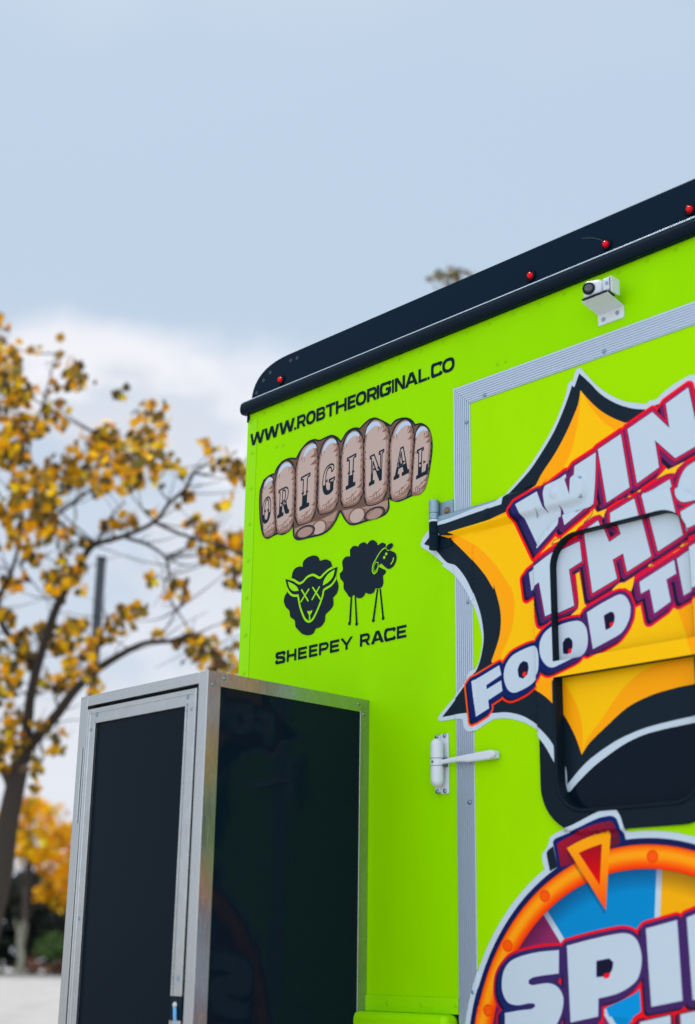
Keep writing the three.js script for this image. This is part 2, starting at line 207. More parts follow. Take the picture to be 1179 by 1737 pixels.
const YELLOW_TREE = {
  trunk: [-11.38,-0.13,-5.66,0.173,-11.18,0.57,-5.54,0.162,-10.98,1.2,-5.46,0.152,-10.78,1.71,-5.43,0.142,-10.65,2.09,-5.39,0.131,-10.53,2.44,-5.35,0.121,-10.43,2.73,-5.33,0.11,-10.32,2.98,-5.32,0.1],
  limbs: [[-10.32,2.98,-5.32,0.073,-10.18,3.23,-5.27,0.069,-10.06,3.44,-5.21,0.064,-9.93,3.71,-5.14,0.06,-9.76,4.0,-5.09,0.055,-9.55,4.37,-5.06,0.051,-9.33,4.71,-5.05,0.047,-9.1,4.98,-5.08,0.042,-8.9,5.2,-5.1,0.038,-8.79,5.24,-5.11,0.033],[-8.79,5.24,-5.11,0.03,-8.4,5.28,-5.22,0.027,-8.01,5.37,-5.31,0.023,-7.71,5.51,-5.28,0.02,-7.42,5.59,-5.26,0.017,-7.19,5.69,-5.19,0.013,-6.93,5.72,-5.16,0.01],[-7.91,5.33,-5.24,0.021,-7.6,5.16,-5.34,0.018,-7.33,5.05,-5.37,0.015,-7.06,4.94,-5.4,0.011,-6.79,4.85,-5.41,0.008],[-8.79,5.24,-5.11,0.017,-8.97,5.68,-5.41,0.012,-9.19,5.96,-5.73,0.007],[-8.47,5.28,-5.27,0.02,-8.38,5.23,-5.51,0.018,-8.35,5.12,-5.73,0.015,-8.43,4.95,-5.84,0.013,-8.55,4.88,-5.87,0.01,-8.57,4.64,-6.08,0.008],[-9.98,4.0,-5.21,0.047,-10.2,4.27,-5.15,0.041,-10.46,4.51,-5.07,0.036,-10.67,4.76,-5.04,0.031,-10.95,5.07,-4.9,0.025,-11.22,5.59,-4.69,0.02],[-10.67,4.76,-5.04,0.033,-10.7,4.99,-5.08,0.03,-10.64,5.29,-5.17,0.026,-10.58,5.71,-5.21,0.022,-10.5,6.4,-5.15,0.019,-10.39,7.01,-5.15,0.015,-10.3,7.44,-5.22,0.012,-10.19,7.99,-5.25,0.008],[-10.5,6.14,-5.18,0.017,-10.76,6.56,-5.12,0.013,-10.94,7.06,-5.1,0.01,-11.0,7.72,-5.14,0.007],[-10.28,5.98,-5.49,0.02,-9.93,6.07,-5.51,0.017,-9.61,6.14,-5.51,0.013,-9.22,6.29,-5.54,0.01,-8.83,6.42,-5.58,0.007],[-10.62,5.37,-5.26,0.023,-10.28,5.98,-5.49,0.02],[-10.36,2.92,-5.31,0.073,-10.09,3.15,-5.26,0.067,-9.84,3.28,-5.23,0.061,-9.49,3.51,-5.26,0.055,-9.22,3.68,-5.24,0.049,-8.89,3.86,-5.27,0.043,-8.53,4.01,-5.35,0.036,-8.2,4.1,-5.43,0.03,-7.9,4.09,-5.52,0.024,-7.61,4.11,-5.59,0.018,-7.34,3.9,-5.74,0.012],[-9.02,3.89,-5.35,0.02,-8.79,4.16,-5.25,0.016,-8.57,4.38,-5.19,0.011,-8.3,4.47,-5.23,0.007],[-10.53,2.67,-5.4,0.067,-10.74,2.96,-5.38,0.057,-10.95,3.11,-5.42,0.048,-11.22,3.47,-5.31,0.039,-11.54,3.84,-5.13,0.029,-11.95,4.28,-4.84,0.02],[-9.62,3.53,-5.34,0.017,-9.76,3.72,-5.34,0.012,-9.83,3.87,-5.42,0.007]],
  clumps: [-9.07,7.09,-4.03,0.2,-8.78,6.77,-3.79,0.173,-9.53,7.63,-4.58,0.08,-8.11,6.87,-4.14,0.133,-9.04,7.2,-4.84,0.12,-8.79,6.97,-4.54,0.146,-8.05,6.63,-4.25,0.08,-9.56,6.78,-4.37,0.266,-8.43,6.54,-3.82,0.186,-9.05,6.78,-4.62,0.146,-8.42,6.25,-4.09,0.12,-8.71,6.09,-3.94,0.226,-9.04,6.6,-4.68,0.093,-10.37,6.62,-4.86,0.2,-8.73,5.62,-4.27,0.279,-9.13,5.48,-4.31,0.226,-9.61,6.2,-5.08,0.266,-10.06,6.61,-5.67,0.266,-9.09,6.51,-5.27,0.266,-8.52,6.26,-5.27,0.306,-9.49,6.93,-6.24,0.226,-7.67,5.81,-5.0,0.226,-9.11,7.03,-6.13,0.093,-8.09,6.6,-5.15,0.133,-7.69,6.49,-5.04,0.12,-8.07,5.8,-4.85,0.253,-8.34,5.91,-5.28,0.133,-9.49,6.86,-5.64,0.133,-8.89,5.3,-4.47,0.213,-9.98,5.48,-4.83,0.16,-9.71,5.62,-5.28,0.12,-9.44,5.17,-4.72,0.12,-9.62,5.74,-4.96,0.16,-7.15,5.86,-5.58,0.173,-7.09,5.77,-5.67,0.173,-7.49,6.15,-5.65,0.067,-8.47,6.64,-6.27,0.067,-7.95,6.46,-5.9,0.053,-8.01,5.74,-5.73,0.106,-8.56,5.73,-6.22,0.106,-8.21,5.48,-6.19,0.173,-7.8,5.21,-6.13,0.213,-8.72,5.39,-7.04,0.186,-8.49,5.6,-6.81,0.16,-7.81,5.11,-5.95,0.16,-8.49,5.6,-6.32,0.093,-8.48,5.4,-6.22,0.067,-8.96,5.26,-7.18,0.146,-9.89,5.66,-5.43,0.093,-9.03,4.99,-4.9,0.2,-10.4,5.44,-5.99,0.093,-8.77,4.73,-4.63,0.146,-9.41,4.77,-5.12,0.08,-9.97,5.06,-5.74,0.067,-8.88,4.81,-4.6,0.08,-9.42,4.98,-5.3,0.067,-8.05,4.42,-5.2,0.093,-9.47,4.75,-6.06,0.12,-9.82,4.64,-6.12,0.146,-9.25,4.59,-5.98,0.093,-10.16,4.57,-6.24,0.093,-8.3,4.78,-5.87,0.12,-9.04,4.96,-6.52,0.093,-8.95,4.9,-6.23,0.067,-8.73,5.05,-6.34,0.053,-8.84,4.37,-6.06,0.08,-9.9,4.92,-6.2,0.053,-10.52,4.77,-6.03,0.173,-9.62,4.33,-5.32,0.2,-9.86,4.38,-5.8,0.106,-8.65,3.87,-4.92,0.2,-10.22,4.3,-5.61,0.093,-10.15,4.46,-5.39,0.106,-10.83,4.18,-6.18,0.16,-10.62,4.09,-5.76,0.12,-9.06,3.77,-5.43,0.106,-9.72,4.34,-4.86,0.093,-10.44,4.66,-5.08,0.093,-7.64,4.01,-5.76,0.2,-8.46,4.13,-6.59,0.2,-7.78,3.83,-6.28,0.146,-7.88,4.15,-5.82,0.106,-7.42,4.33,-5.99,0.106,-8.91,4.66,-7.08,0.08,-8.02,4.13,-5.74,0.08,-7.86,4.14,-6.37,0.093,-9.87,4.15,-4.82,0.213,-10.86,4.32,-5.6,0.133,-9.27,3.72,-4.42,0.173,-10.05,3.84,-5.0,0.08,-10.39,3.73,-5.1,0.133,-10.89,3.99,-5.77,0.067,-10.66,5.15,-5.22,0.093,-10.84,5.21,-5.18,0.093,-9.43,4.73,-4.57,0.053,-9.46,4.81,-5.03,0.053,-10.01,3.17,-5.0,0.186,-11.21,3.15,-5.83,0.106,-11.04,3.37,-6.19,0.133,-9.18,3.09,-5.08,0.08,-9.46,2.87,-4.99,0.106,-9.76,3.2,-4.74,0.133,-9.63,2.71,-5.12,0.067,-10.39,2.97,-5.19,0.093,-10.44,3.08,-5.5,0.08,-9.19,7.03,-3.68,0.399,-8.88,5.95,-3.49,0.399,-10.06,5.44,-4.13,0.399,-10.12,4.41,-4.35,0.399,-10.87,3.63,-4.71,0.333,-11.33,7.2,-4.1,0.466,-11.13,5.31,-4.14,0.466,-11.02,4.05,-4.15,0.399,-9.79,7.79,-4.1,0.266,-9.35,7.81,-4.79,0.04,-7.74,6.55,-4.6,0.053,-9.4,7.45,-5.79,0.04,-9.41,7.39,-5.33,0.033],
};
const FAR = {
  twigTop: [-13.32,14.19,-15.99,0.18,-13.31,13.99,-15.62,0.13,-12.0,13.3,-14.85,0.13,-12.44,13.17,-14.48,0.08,-11.2,12.68,-14.21,0.1,-12.74,13.55,-15.42,0.18,-11.52,12.1,-13.9,0.22,-11.27,12.31,-14.09,0.2,-11.95,11.54,-14.6,0.56,-11.95,10.45,-14.82,0.9,-12.82,9.78,-15.3,1.01,-11.94,8.8,-14.94,1.12,-12.45,8.42,-14.26,0.9],
  goldFar: [-78.01,9.98,-47.66,0.94,-78.38,10.5,-46.73,0.63,-78.16,9.16,-49.18,0.78,-78.05,8.22,-47.67,1.02,-80.07,7.83,-50.9,0.7,-79.88,7.3,-49.77,0.86,-76.95,8.73,-49.34,0.7,-78.16,6.18,-49.89,0.78,-79.12,5.16,-49.93,0.7,-79.7,5.26,-49.38,0.55,-79.16,7.94,-47.23,0.7,-82.06,9.29,-47.98,0.86,-83.39,8.19,-47.98,0.94,-82.39,8.75,-45.56,1.56,-83.97,7.98,-44.36,1.56,-77.28,5.06,-50.32,0.94,-76.13,6.9,-50.76,1.33,-76.57,5.14,-52.59,1.33,-78.48,10.94,-47.41,0.39],
  darkFar: [-90.29,5.08,-53.37,1.7,-86.78,4.6,-53.21,1.7,-85.02,3.81,-54.58,1.95,-89.78,2.66,-55.76,1.7,-89.82,2.2,-53.37,1.7,-85.9,1.84,-55.33,1.7,-91.08,3.39,-51.59,2.54,-91.06,2.51,-48.87,2.54,-85.61,2.69,-57.56,2.12,-89.36,6.36,-54.65,1.1,-91.03,6.29,-52.23,1.53,-85.01,2.73,-59.19,2.12,-87.65,5.71,-52.38,1.27,-87.53,4.31,-53.8,1.27],
  greenShrub: [-77.67,1.87,-48.85,0.76,-79.39,2.13,-50.6,0.69,-79.45,1.55,-49.35,0.54,-79.19,1.69,-51.06,0.69],
  redShrub: [-78.99,0.85,-48.16,0.46,-78.34,0.64,-48.3,0.46,-81.14,0.55,-48.99,0.46],
  redShrub2: [-80.14,0.65,-51.04,0.53,-79.38,0.51,-51.1,0.46,-79.87,0.43,-50.34,0.38],
};
// ------------------------------------------------------------------ lettering: outlines of wide grotesque capitals, height 1
function glyph(ch, w, t, th) {
  const P = (a) => new THREE.Shape(a.map(([x, y]) => new THREE.Vector2(x, y)));
  const ring = (x0, x1, y0, y1, k) => { const o = []; for (let i = 0; i < 40; i++) { const a = i / 40 * 2 * Math.PI, c = Math.cos(a), s = Math.sin(a), e = 2 / k; o.push(new THREE.Vector2((x0 + x1) / 2 + (x1 - x0) / 2 * Math.sign(c) * Math.abs(c) ** e, (y0 + y1) / 2 + (y1 - y0) / 2 * Math.sign(s) * Math.abs(s) ** e)); } return o; };
  const ribbon = (pts, tw) => {                                // an open band along a centre line, tw(direction) thick
    const c = new THREE.CatmullRomCurve3(pts.map(([x, y]) => new THREE.Vector3(x, y, 0)), false, 'centripetal'), L = [], R = [], n = 44;
    for (let i = 0; i <= n; i++) { const p = c.getPoint(i / n), d = c.getTangent(i / n), h = (Math.abs(d.x) * th + Math.abs(d.y) * t) / 2; L.push([p.x - d.y * h, p.y + d.x * h]); R.push([p.x + d.y * h, p.y - d.x * h]); }
    return P([...L, ...R.reverse()]);
  };
  const mid = 0.5 - th / 2;
  switch (ch) {
    case 'I': return [P([[0, 0], [w, 0], [w, 1], [0, 1]])];
    case '.': return [P([[0, 0], [w, 0], [w, 0.2], [0, 0.2]])];
    case 'L': return [P([[0, 0], [w, 0], [w, th], [t, th], [t, 1], [0, 1]])];
    case 'T': return [P([[w / 2 - t / 2, 0], [w / 2 + t / 2, 0], [w / 2 + t / 2, 1 - th], [w, 1 - th], [w, 1], [0, 1], [0, 1 - th], [w / 2 - t / 2, 1 - th]])];
    case 'H': return [P([[0, 0], [t, 0], [t, mid], [w - t, mid], [w - t, 0], [w, 0], [w, 1], [w - t, 1], [w - t, mid + th], [t, mid + th], [t, 1], [0, 1]])];
    case 'E': return [P([[0, 0], [w, 0], [w, th], [t, th], [t, mid], [w * 0.92, mid], [w * 0.92, mid + th], [t, mid + th], [t, 1 - th], [w, 1 - th], [w, 1], [0, 1]])];
    case 'N': return [P([[0, 0], [t, 0], [t, 0.68], [w - t * 1.15, 0], [w, 0], [w, 1], [w - t, 1], [w - t, 0.32], [t * 1.15, 1], [0, 1]])];
    case 'W': return [P([[w * 0.17, 0], [w * 0.36, 0], [w * 0.5, 0.60], [w * 0.64, 0], [w * 0.83, 0], [w, 1], [w * 0.84, 1], [w * 0.73, 0.33], [w * 0.585, 1], [w * 0.415, 1], [w * 0.27, 0.33], [w * 0.16, 1], [0, 1]])];
    case 'A': { const s = P([[0, 0], [w * 0.23, 0], [w * 0.3, 0.2], [w * 0.7, 0.2], [w * 0.77, 0], [w, 0], [w * 0.635, 1], [w * 0.365, 1]]); s.holes.push(new THREE.Path([[w * 0.37, 0.39], [w * 0.63, 0.39], [w * 0.5, 0.78]].map((p) => new THREE.Vector2(...p)))); return [s]; }
    case 'Y': return [P([[w / 2 - t / 2, 0], [w / 2 + t / 2, 0], [w / 2 + t / 2, 0.36], [w, 1], [w - t * 1.2, 1], [w / 2, 0.55], [t * 1.2, 1], [0, 1], [w / 2 - t / 2, 0.36]])];
    case 'O': { const s = new THREE.Shape(ring(0, w, -0.015, 1.015, 2.5)); s.holes.push(new THREE.Path(ring(t, w - t, th, 1 - th, 2.3))); return [s]; }
    case 'C': return [ribbon([[w * 0.96, 0.745], [w * 0.86, 0.865], [w * 0.5, 1 - th / 2], [w * 0.2, 0.88], [t / 2, 0.5], [w * 0.2, 0.12], [w * 0.5, th / 2], [w * 0.86, 0.135], [w * 0.96, 0.255]])];
    case 'G': return [ribbon([[w * 0.96, 0.76], [w * 0.86, 0.875], [w * 0.5, 1 - th / 2], [w * 0.2, 0.88], [t / 2, 0.5], [w * 0.2, 0.12], [w * 0.48, th / 2], [w * 0.72, 0.10], [w - t / 2, 0.30], [w - t / 2 + 0.01, 0.36]]), P([[w * 0.54, 0.365], [w, 0.365], [w, 0.365 + th], [w * 0.54, 0.365 + th]])];
    case 'S': return [ribbon([[w - 0.05, 0.71], [w * 0.82, 0.89], [w * 0.5, 1 - th / 2], [w * 0.17, 0.88], [t / 2, 0.735], [w * 0.2, 0.585], [w * 0.5, 0.515], [w * 0.8, 0.43], [w - t / 2, 0.27], [w * 0.83, 0.12], [w * 0.5, th / 2], [w * 0.18, 0.11], [0.05, 0.30]])];
    case 'R': case 'P': {
      const leg = ch === 'R', s = new THREE.Shape();
      s.moveTo(0, 0); s.lineTo(t, 0); s.lineTo(t, 0.33);
      if (leg) { s.lineTo(w * 0.52, 0.33); s.lineTo(w - t * 1.12, 0); s.lineTo(w, 0); s.lineTo(w * 0.76, 0.36); } else s.lineTo(w * 0.66, 0.33);
      s.bezierCurveTo(w * 1.06, 0.40, w * 1.08, 1, w * 0.66, 1); s.lineTo(0, 1); s.lineTo(0, 0);
      const h = new THREE.Path(); h.moveTo(t, 0.33 + th); h.lineTo(t, 1 - th); h.lineTo(w * 0.62, 1 - th); h.bezierCurveTo(w * 0.84, 1 - th, w * 0.84, 0.33 + th, w * 0.62, 0.33 + th); h.lineTo(t, 0.33 + th); s.holes.push(h); return [s];
    }
    case 'B': {
      const s = new THREE.Shape(); s.moveTo(0, 0); s.lineTo(w * 0.68, 0); s.bezierCurveTo(w * 1.06, 0, w * 1.1, 0.48, w * 0.82, 0.53); s.bezierCurveTo(w * 1.02, 0.6, w * 1.0, 1, w * 0.66, 1); s.lineTo(0, 1); s.lineTo(0, 0);
      for (const [a, b] of [[th, 0.5 - th * 0.42], [0.5 + th * 0.55, 1 - th]]) { const h = new THREE.Path(); h.moveTo(t, a); h.lineTo(t, b); h.lineTo(w * 0.62, b); h.bezierCurveTo(w * 0.83, b, w * 0.83, a, w * 0.62, a); h.lineTo(t, a); s.holes.push(h); }
      return [s];
    }
  }
}
function lettering(text, spans, topMM, baseMM, thick, z) {
  const H = (baseMM - topMM) / 1000, geos = []; let k = 0;
  for (const ch of text) {
    if (ch === ' ') continue;
    const [a, b] = spans[k++], w = (b - a) / 1000 / H;
    for (const s of glyph(ch, w, thick, thick * 0.92)) geos.push(new THREE.ShapeGeometry(s, 8).scale(H, H, 1).translate(a / 1000, RAIL - baseMM / 1000, z));
  }
  return geos;
}
// ------------------------------------------------------------------ printed artwork (flat print on the vinyl wrap)
function printSheet(x0, x1, y0, y1, perMM) {
  const c = document.createElement('canvas'); c.width = Math.round((x1 - x0) * perMM); c.height = Math.round((y1 - y0) * perMM);
  const g = c.getContext('2d'); g.scale(perMM, perMM); g.translate(-x0, -y0); g.lineJoin = 'round'; g.lineCap = 'round';
  return { c, g, x0, x1, y0, y1 };
}
const trace = (g, pts) => { g.beginPath(); pts.forEach(([x, y], i) => (i ? g.lineTo(x, y) : g.moveTo(x, y))); g.closePath(); };
const fillPts = (g, pts, col) => { trace(g, pts); g.fillStyle = col; g.fill(); };
const strokePts = (g, pts, col, w) => { trace(g, pts); g.strokeStyle = col; g.lineWidth = w; g.stroke(); };
const sheetTexture = (s) => { const t = new THREE.CanvasTexture(s.c); t.colorSpace = THREE.SRGBColorSpace; t.anisotropy = 8; return t; };
const sheetUV = (geo, s, dx = 0, dy = 0) => {                    // print laid flat over the panel: millimetres of the panel to the sheet
  const p = geo.attributes.position, uv = new Float32Array(p.count * 2);
  for (let i = 0; i < p.count; i++) { uv[2 * i] = (p.getX(i) * 1000 - dx - s.x0) / (s.x1 - s.x0); uv[2 * i + 1] = 1 - ((RAIL - p.getY(i)) * 1000 - dy - s.y0) / (s.y1 - s.y0); }
  geo.setAttribute('uv', new THREE.BufferAttribute(uv, 2)); return geo;
};
const BLACK = ink(19, 33, 43), GREEN = ink(145, 215, 0), VINYL = ink(186, 199, 209);

// left wall: the two fists and the two sheep
const wallSheet = printSheet(60, 960, 180, 925, 2.0);
{
  const g = wallSheet.g, A = ART;
  g.fillStyle = BLACK; g.fillRect(60, 180, 900, 745);
  const tan = ink(181, 157, 147), brown = ink(128, 94, 80), dark = ink(84, 60, 52), light = ink(176, 193, 210), midTan = ink(160, 130, 117);
  let s = 3; const rnd2 = () => { s = (s * 16807) % 2147483647; return s / 2147483647; };
  // back of the hands between the knuckles
  fillPts(g, smooth(A.fistOutline), ink(104, 78, 66)); strokePts(g, smooth(A.fistOutline), BLACK, 13);
  for (const [k, nail, knuck] of [['thumbA', 'nailA', 'knuckA'], ['thumbB', 'nailB', 'knuckB']]) {
    const pts = smooth(A[k]); fillPts(g, pts, brown);
    g.save(); trace(g, pts); g.clip();
    g.translate(0, -7); fillPts(g, pts, midTan); g.translate(0, 7);
    const el = (a, col, grow, line) => { const [cx, cy, ex, ey, ux, uy] = a, rx = Math.hypot(ex - cx, ey - cy), ry = Math.hypot(ux - cx, uy - cy); g.beginPath(); g.ellipse(cx, cy, rx * grow, ry * grow, Math.atan2(ey - cy, ex - cx) * 0.6, 0, 7); g.fillStyle = col; g.fill(); if (line) { g.strokeStyle = BLACK; g.lineWidth = 4; g.stroke(); } };
    el(A[knuck], brown, 1.12); el(A[knuck], tan, 0.9);
    g.restore(); el(A[nail], dark, 1.1, true); el(A[nail], midTan, 0.86);
    g.strokeStyle = dark; g.lineWidth = 2;
    for (let i = 0; i < 6; i++) { const [cx, cy] = A[knuck]; g.beginPath(); g.moveTo(cx + 30 + i * 7, cy - 16 + rnd2() * 10); g.lineTo(cx + 42 + i * 8, cy + 18 - i * 4); g.stroke(); }
  }
  A.fingers.forEach((f, i) => {
    const pts = smooth(f, true, 80), cx = pts.reduce((a, p) => a + p[0], 0) / pts.length, cy = pts.reduce((a, p) => a + p[1], 0) / pts.length;
    const top = pts.reduce((a, p) => (p[1] < a[1] ? p : a)), bot = pts.reduce((a, p) => (p[1] > a[1] ? p : a)), hw = (Math.max(...pts.map((p) => p[0])) - Math.min(...pts.map((p) => p[0]))) / 2, hh = (bot[1] - top[1]) / 2;
    const sc = (kx, ky, ox = 0, oy = 0) => pts.map(([x, y]) => [cx + (x - cx) * kx + ox, cy + (y - cy) * ky + oy]);
    fillPts(g, pts, brown); strokePts(g, pts, BLACK, 7);
    g.save(); trace(g, pts); g.clip();
    fillPts(g, sc(0.9, 0.955, -hw * 0.02, -hh * 0.01), midTan);
    fillPts(g, sc(0.76, 0.9, -hw * 0.05, -hh * 0.03), tan);
    // shine under the knuckle
    const mv = (dx, dy) => [top[0] + dx * hw, top[1] + dy * hh];
    g.beginPath(); g.moveTo(...mv(-0.78, 0.42)); g.quadraticCurveTo(...mv(-0.55, 0.06), ...mv(0.0, 0.07)); g.quadraticCurveTo(...mv(0.5, 0.07), ...mv(0.62, 0.26)); g.quadraticCurveTo(...mv(0.2, 0.14), ...mv(-0.1, 0.2)); g.quadraticCurveTo(...mv(-0.5, 0.26), ...mv(-0.78, 0.42)); g.fillStyle = light; g.fill();
    // creases at the knuckle and at the lower joint
    g.fillStyle = brown;
    for (const [bx, by, dir, n] of [[0.78, 0.22, 1, 3], [-0.8, 0.3, 1, 2], [-0.55, 1.88, -1, 5], [0.5, 1.82, -1, 4]]) for (let q = 0; q < n; q++) {
      const x = top[0] + (bx + (bx < 0 ? 0.2 : -0.2) * q) * hw + (bot[0] - top[0]) * by / 2, y = top[1] + by * hh + rnd2() * 6, l = (12 + rnd2() * 12) * dir;
      g.beginPath(); g.moveTo(x - 2.4, y); g.lineTo(x + 2.4, y - 1); g.lineTo(x + (bx < 0 ? 5 : -3), y + l); g.closePath(); g.fill();
    }
    // shade down the right side, ragged strokes from the rim towards the middle
    g.fillStyle = brown;
    for (let q = 0; q < 9; q++) {
      const v = 0.16 + q * 0.085 + rnd2() * 0.03, yy = top[1] + v * 2 * hh, xr = Math.max(...pts.filter((p) => Math.abs(p[1] - yy) < 14).map((p) => p[0])), xl = Math.min(...pts.filter((p) => Math.abs(p[1] - yy) < 14).map((p) => p[0]));
      const l = hw * (0.22 + 0.26 * rnd2()) * (v < 0.3 || v > 0.75 ? 1.5 : 0.75), m = hw * (0.1 + 0.14 * rnd2());
      g.beginPath(); g.moveTo(xr + 4, yy - 13); g.lineTo(xr - l, yy + 9); g.lineTo(xr + 4, yy + 13); g.closePath(); g.fill();
      g.beginPath(); g.moveTo(xl - 4, yy - 12); g.lineTo(xl + m, yy + 5); g.lineTo(xl - 4, yy + 14); g.closePath(); g.fill();
    }
    g.strokeStyle = brown; g.lineWidth = 3;
    for (let q = 0; q < 4; q++) { const yy = bot[1] - 18 - q * 9, o = (q % 2 ? 0.2 : -0.15) * hw; g.beginPath(); g.moveTo(cx - hw * (0.55 - q * 0.1) + o, yy + 5); g.quadraticCurveTo(cx + o, yy + 9 - q, cx + hw * (0.5 - q * 0.1) + o, yy - 4); g.stroke(); }
    fillPts(g, [[cx - hw * 0.9, bot[1] - 14], [cx - hw * 0.3, bot[1] - 7], [cx + hw * 0.5, bot[1] - 9], [cx + hw, bot[1] - 24], [cx + hw, bot[1] + 5], [cx - hw, bot[1] + 5]], brown);
    g.restore();
  });
  // tattooed letters, hollow above and solid below
  [...'ORIGINAL'].forEach((ch, i) => {
    const x = A.tattoo[2 * i], y = A.tattoo[2 * i + 1], h = [84, 92, 108, 92, 100, 92, 88, 86][i], wd = [0.52, 0.62, 0.8, 0.62, 0.8, 0.62, 0.66, 0.62][i];
    g.save(); g.translate(x, y); g.transform(wd, -0.14 * wd, -0.03, 1, 0, 0); g.font = `bold ${h * 1.55}px serif`; g.textAlign = 'center'; g.textBaseline = 'alphabetic';
    const by = h * 0.55; g.lineWidth = 6.5; g.strokeStyle = BLACK; g.strokeText(ch, 0, by); g.lineWidth = 1; 
    g.beginPath(); g.moveTo(-90, h * -0.02); for (let q = -90; q <= 90; q += 12) g.lineTo(q, h * -0.02 + ((q / 12) % 2 ? 14 : 0)); g.lineTo(90, 90); g.lineTo(-90, 90); g.closePath(); g.clip();
    g.fillStyle = BLACK; g.fillText(ch, 0, by); g.restore();
    g.save(); g.translate(x, y); g.fillStyle = BLACK;                 // little spurs on the stems
    for (const sx of [-1, 1]) { g.beginPath(); g.moveTo(sx * h * 0.05, -4); g.lineTo(sx * h * 0.2, 3); g.lineTo(sx * h * 0.05, 8); g.closePath(); g.fill(); } g.restore();
  });
  // sheep
  const wool = smooth(A.sheepWool, true, 60), face = smooth(A.sheepFace, true, 60);
  strokePts(g, face, GREEN, 17); fillPts(g, face, BLACK);
  g.lineWidth = 5.2; g.strokeStyle = GREEN;
  for (const k of ['earL', 'earR']) fillPts(g, smooth(A[k]), GREEN);
  for (let i = 0; i < 4; i++) { g.beginPath(); g.moveTo(A.eyes[4 * i], A.eyes[4 * i + 1]); g.lineTo(A.eyes[4 * i + 2], A.eyes[4 * i + 3]); g.lineWidth = 6.2; g.stroke(); }
  fillPts(g, smooth(A.nose, true, 50), GREEN);
  const head = smooth(A.sheepHead, true, 70); strokePts(g, head, GREEN, 9); fillPts(g, head, BLACK);
  for (const k of ['sheepEar', 'sheepEar2']) { const e = smooth(A[k], true, 70); strokePts(g, e, GREEN, 5); fillPts(g, e, BLACK); }
  g.fillStyle = GREEN; for (let i = 0; i < 2; i++) { g.beginPath(); g.arc(A.sheepEyes[2 * i], A.sheepEyes[2 * i + 1], 5.2, 0, 7); g.fill(); }
  g.beginPath(); g.moveTo(A.sheepMouth[0], A.sheepMouth[1]); g.quadraticCurveTo(A.sheepMouth[2], A.sheepMouth[3], A.sheepMouth[4], A.sheepMouth[5]); g.lineWidth = 4.5; g.stroke();
}

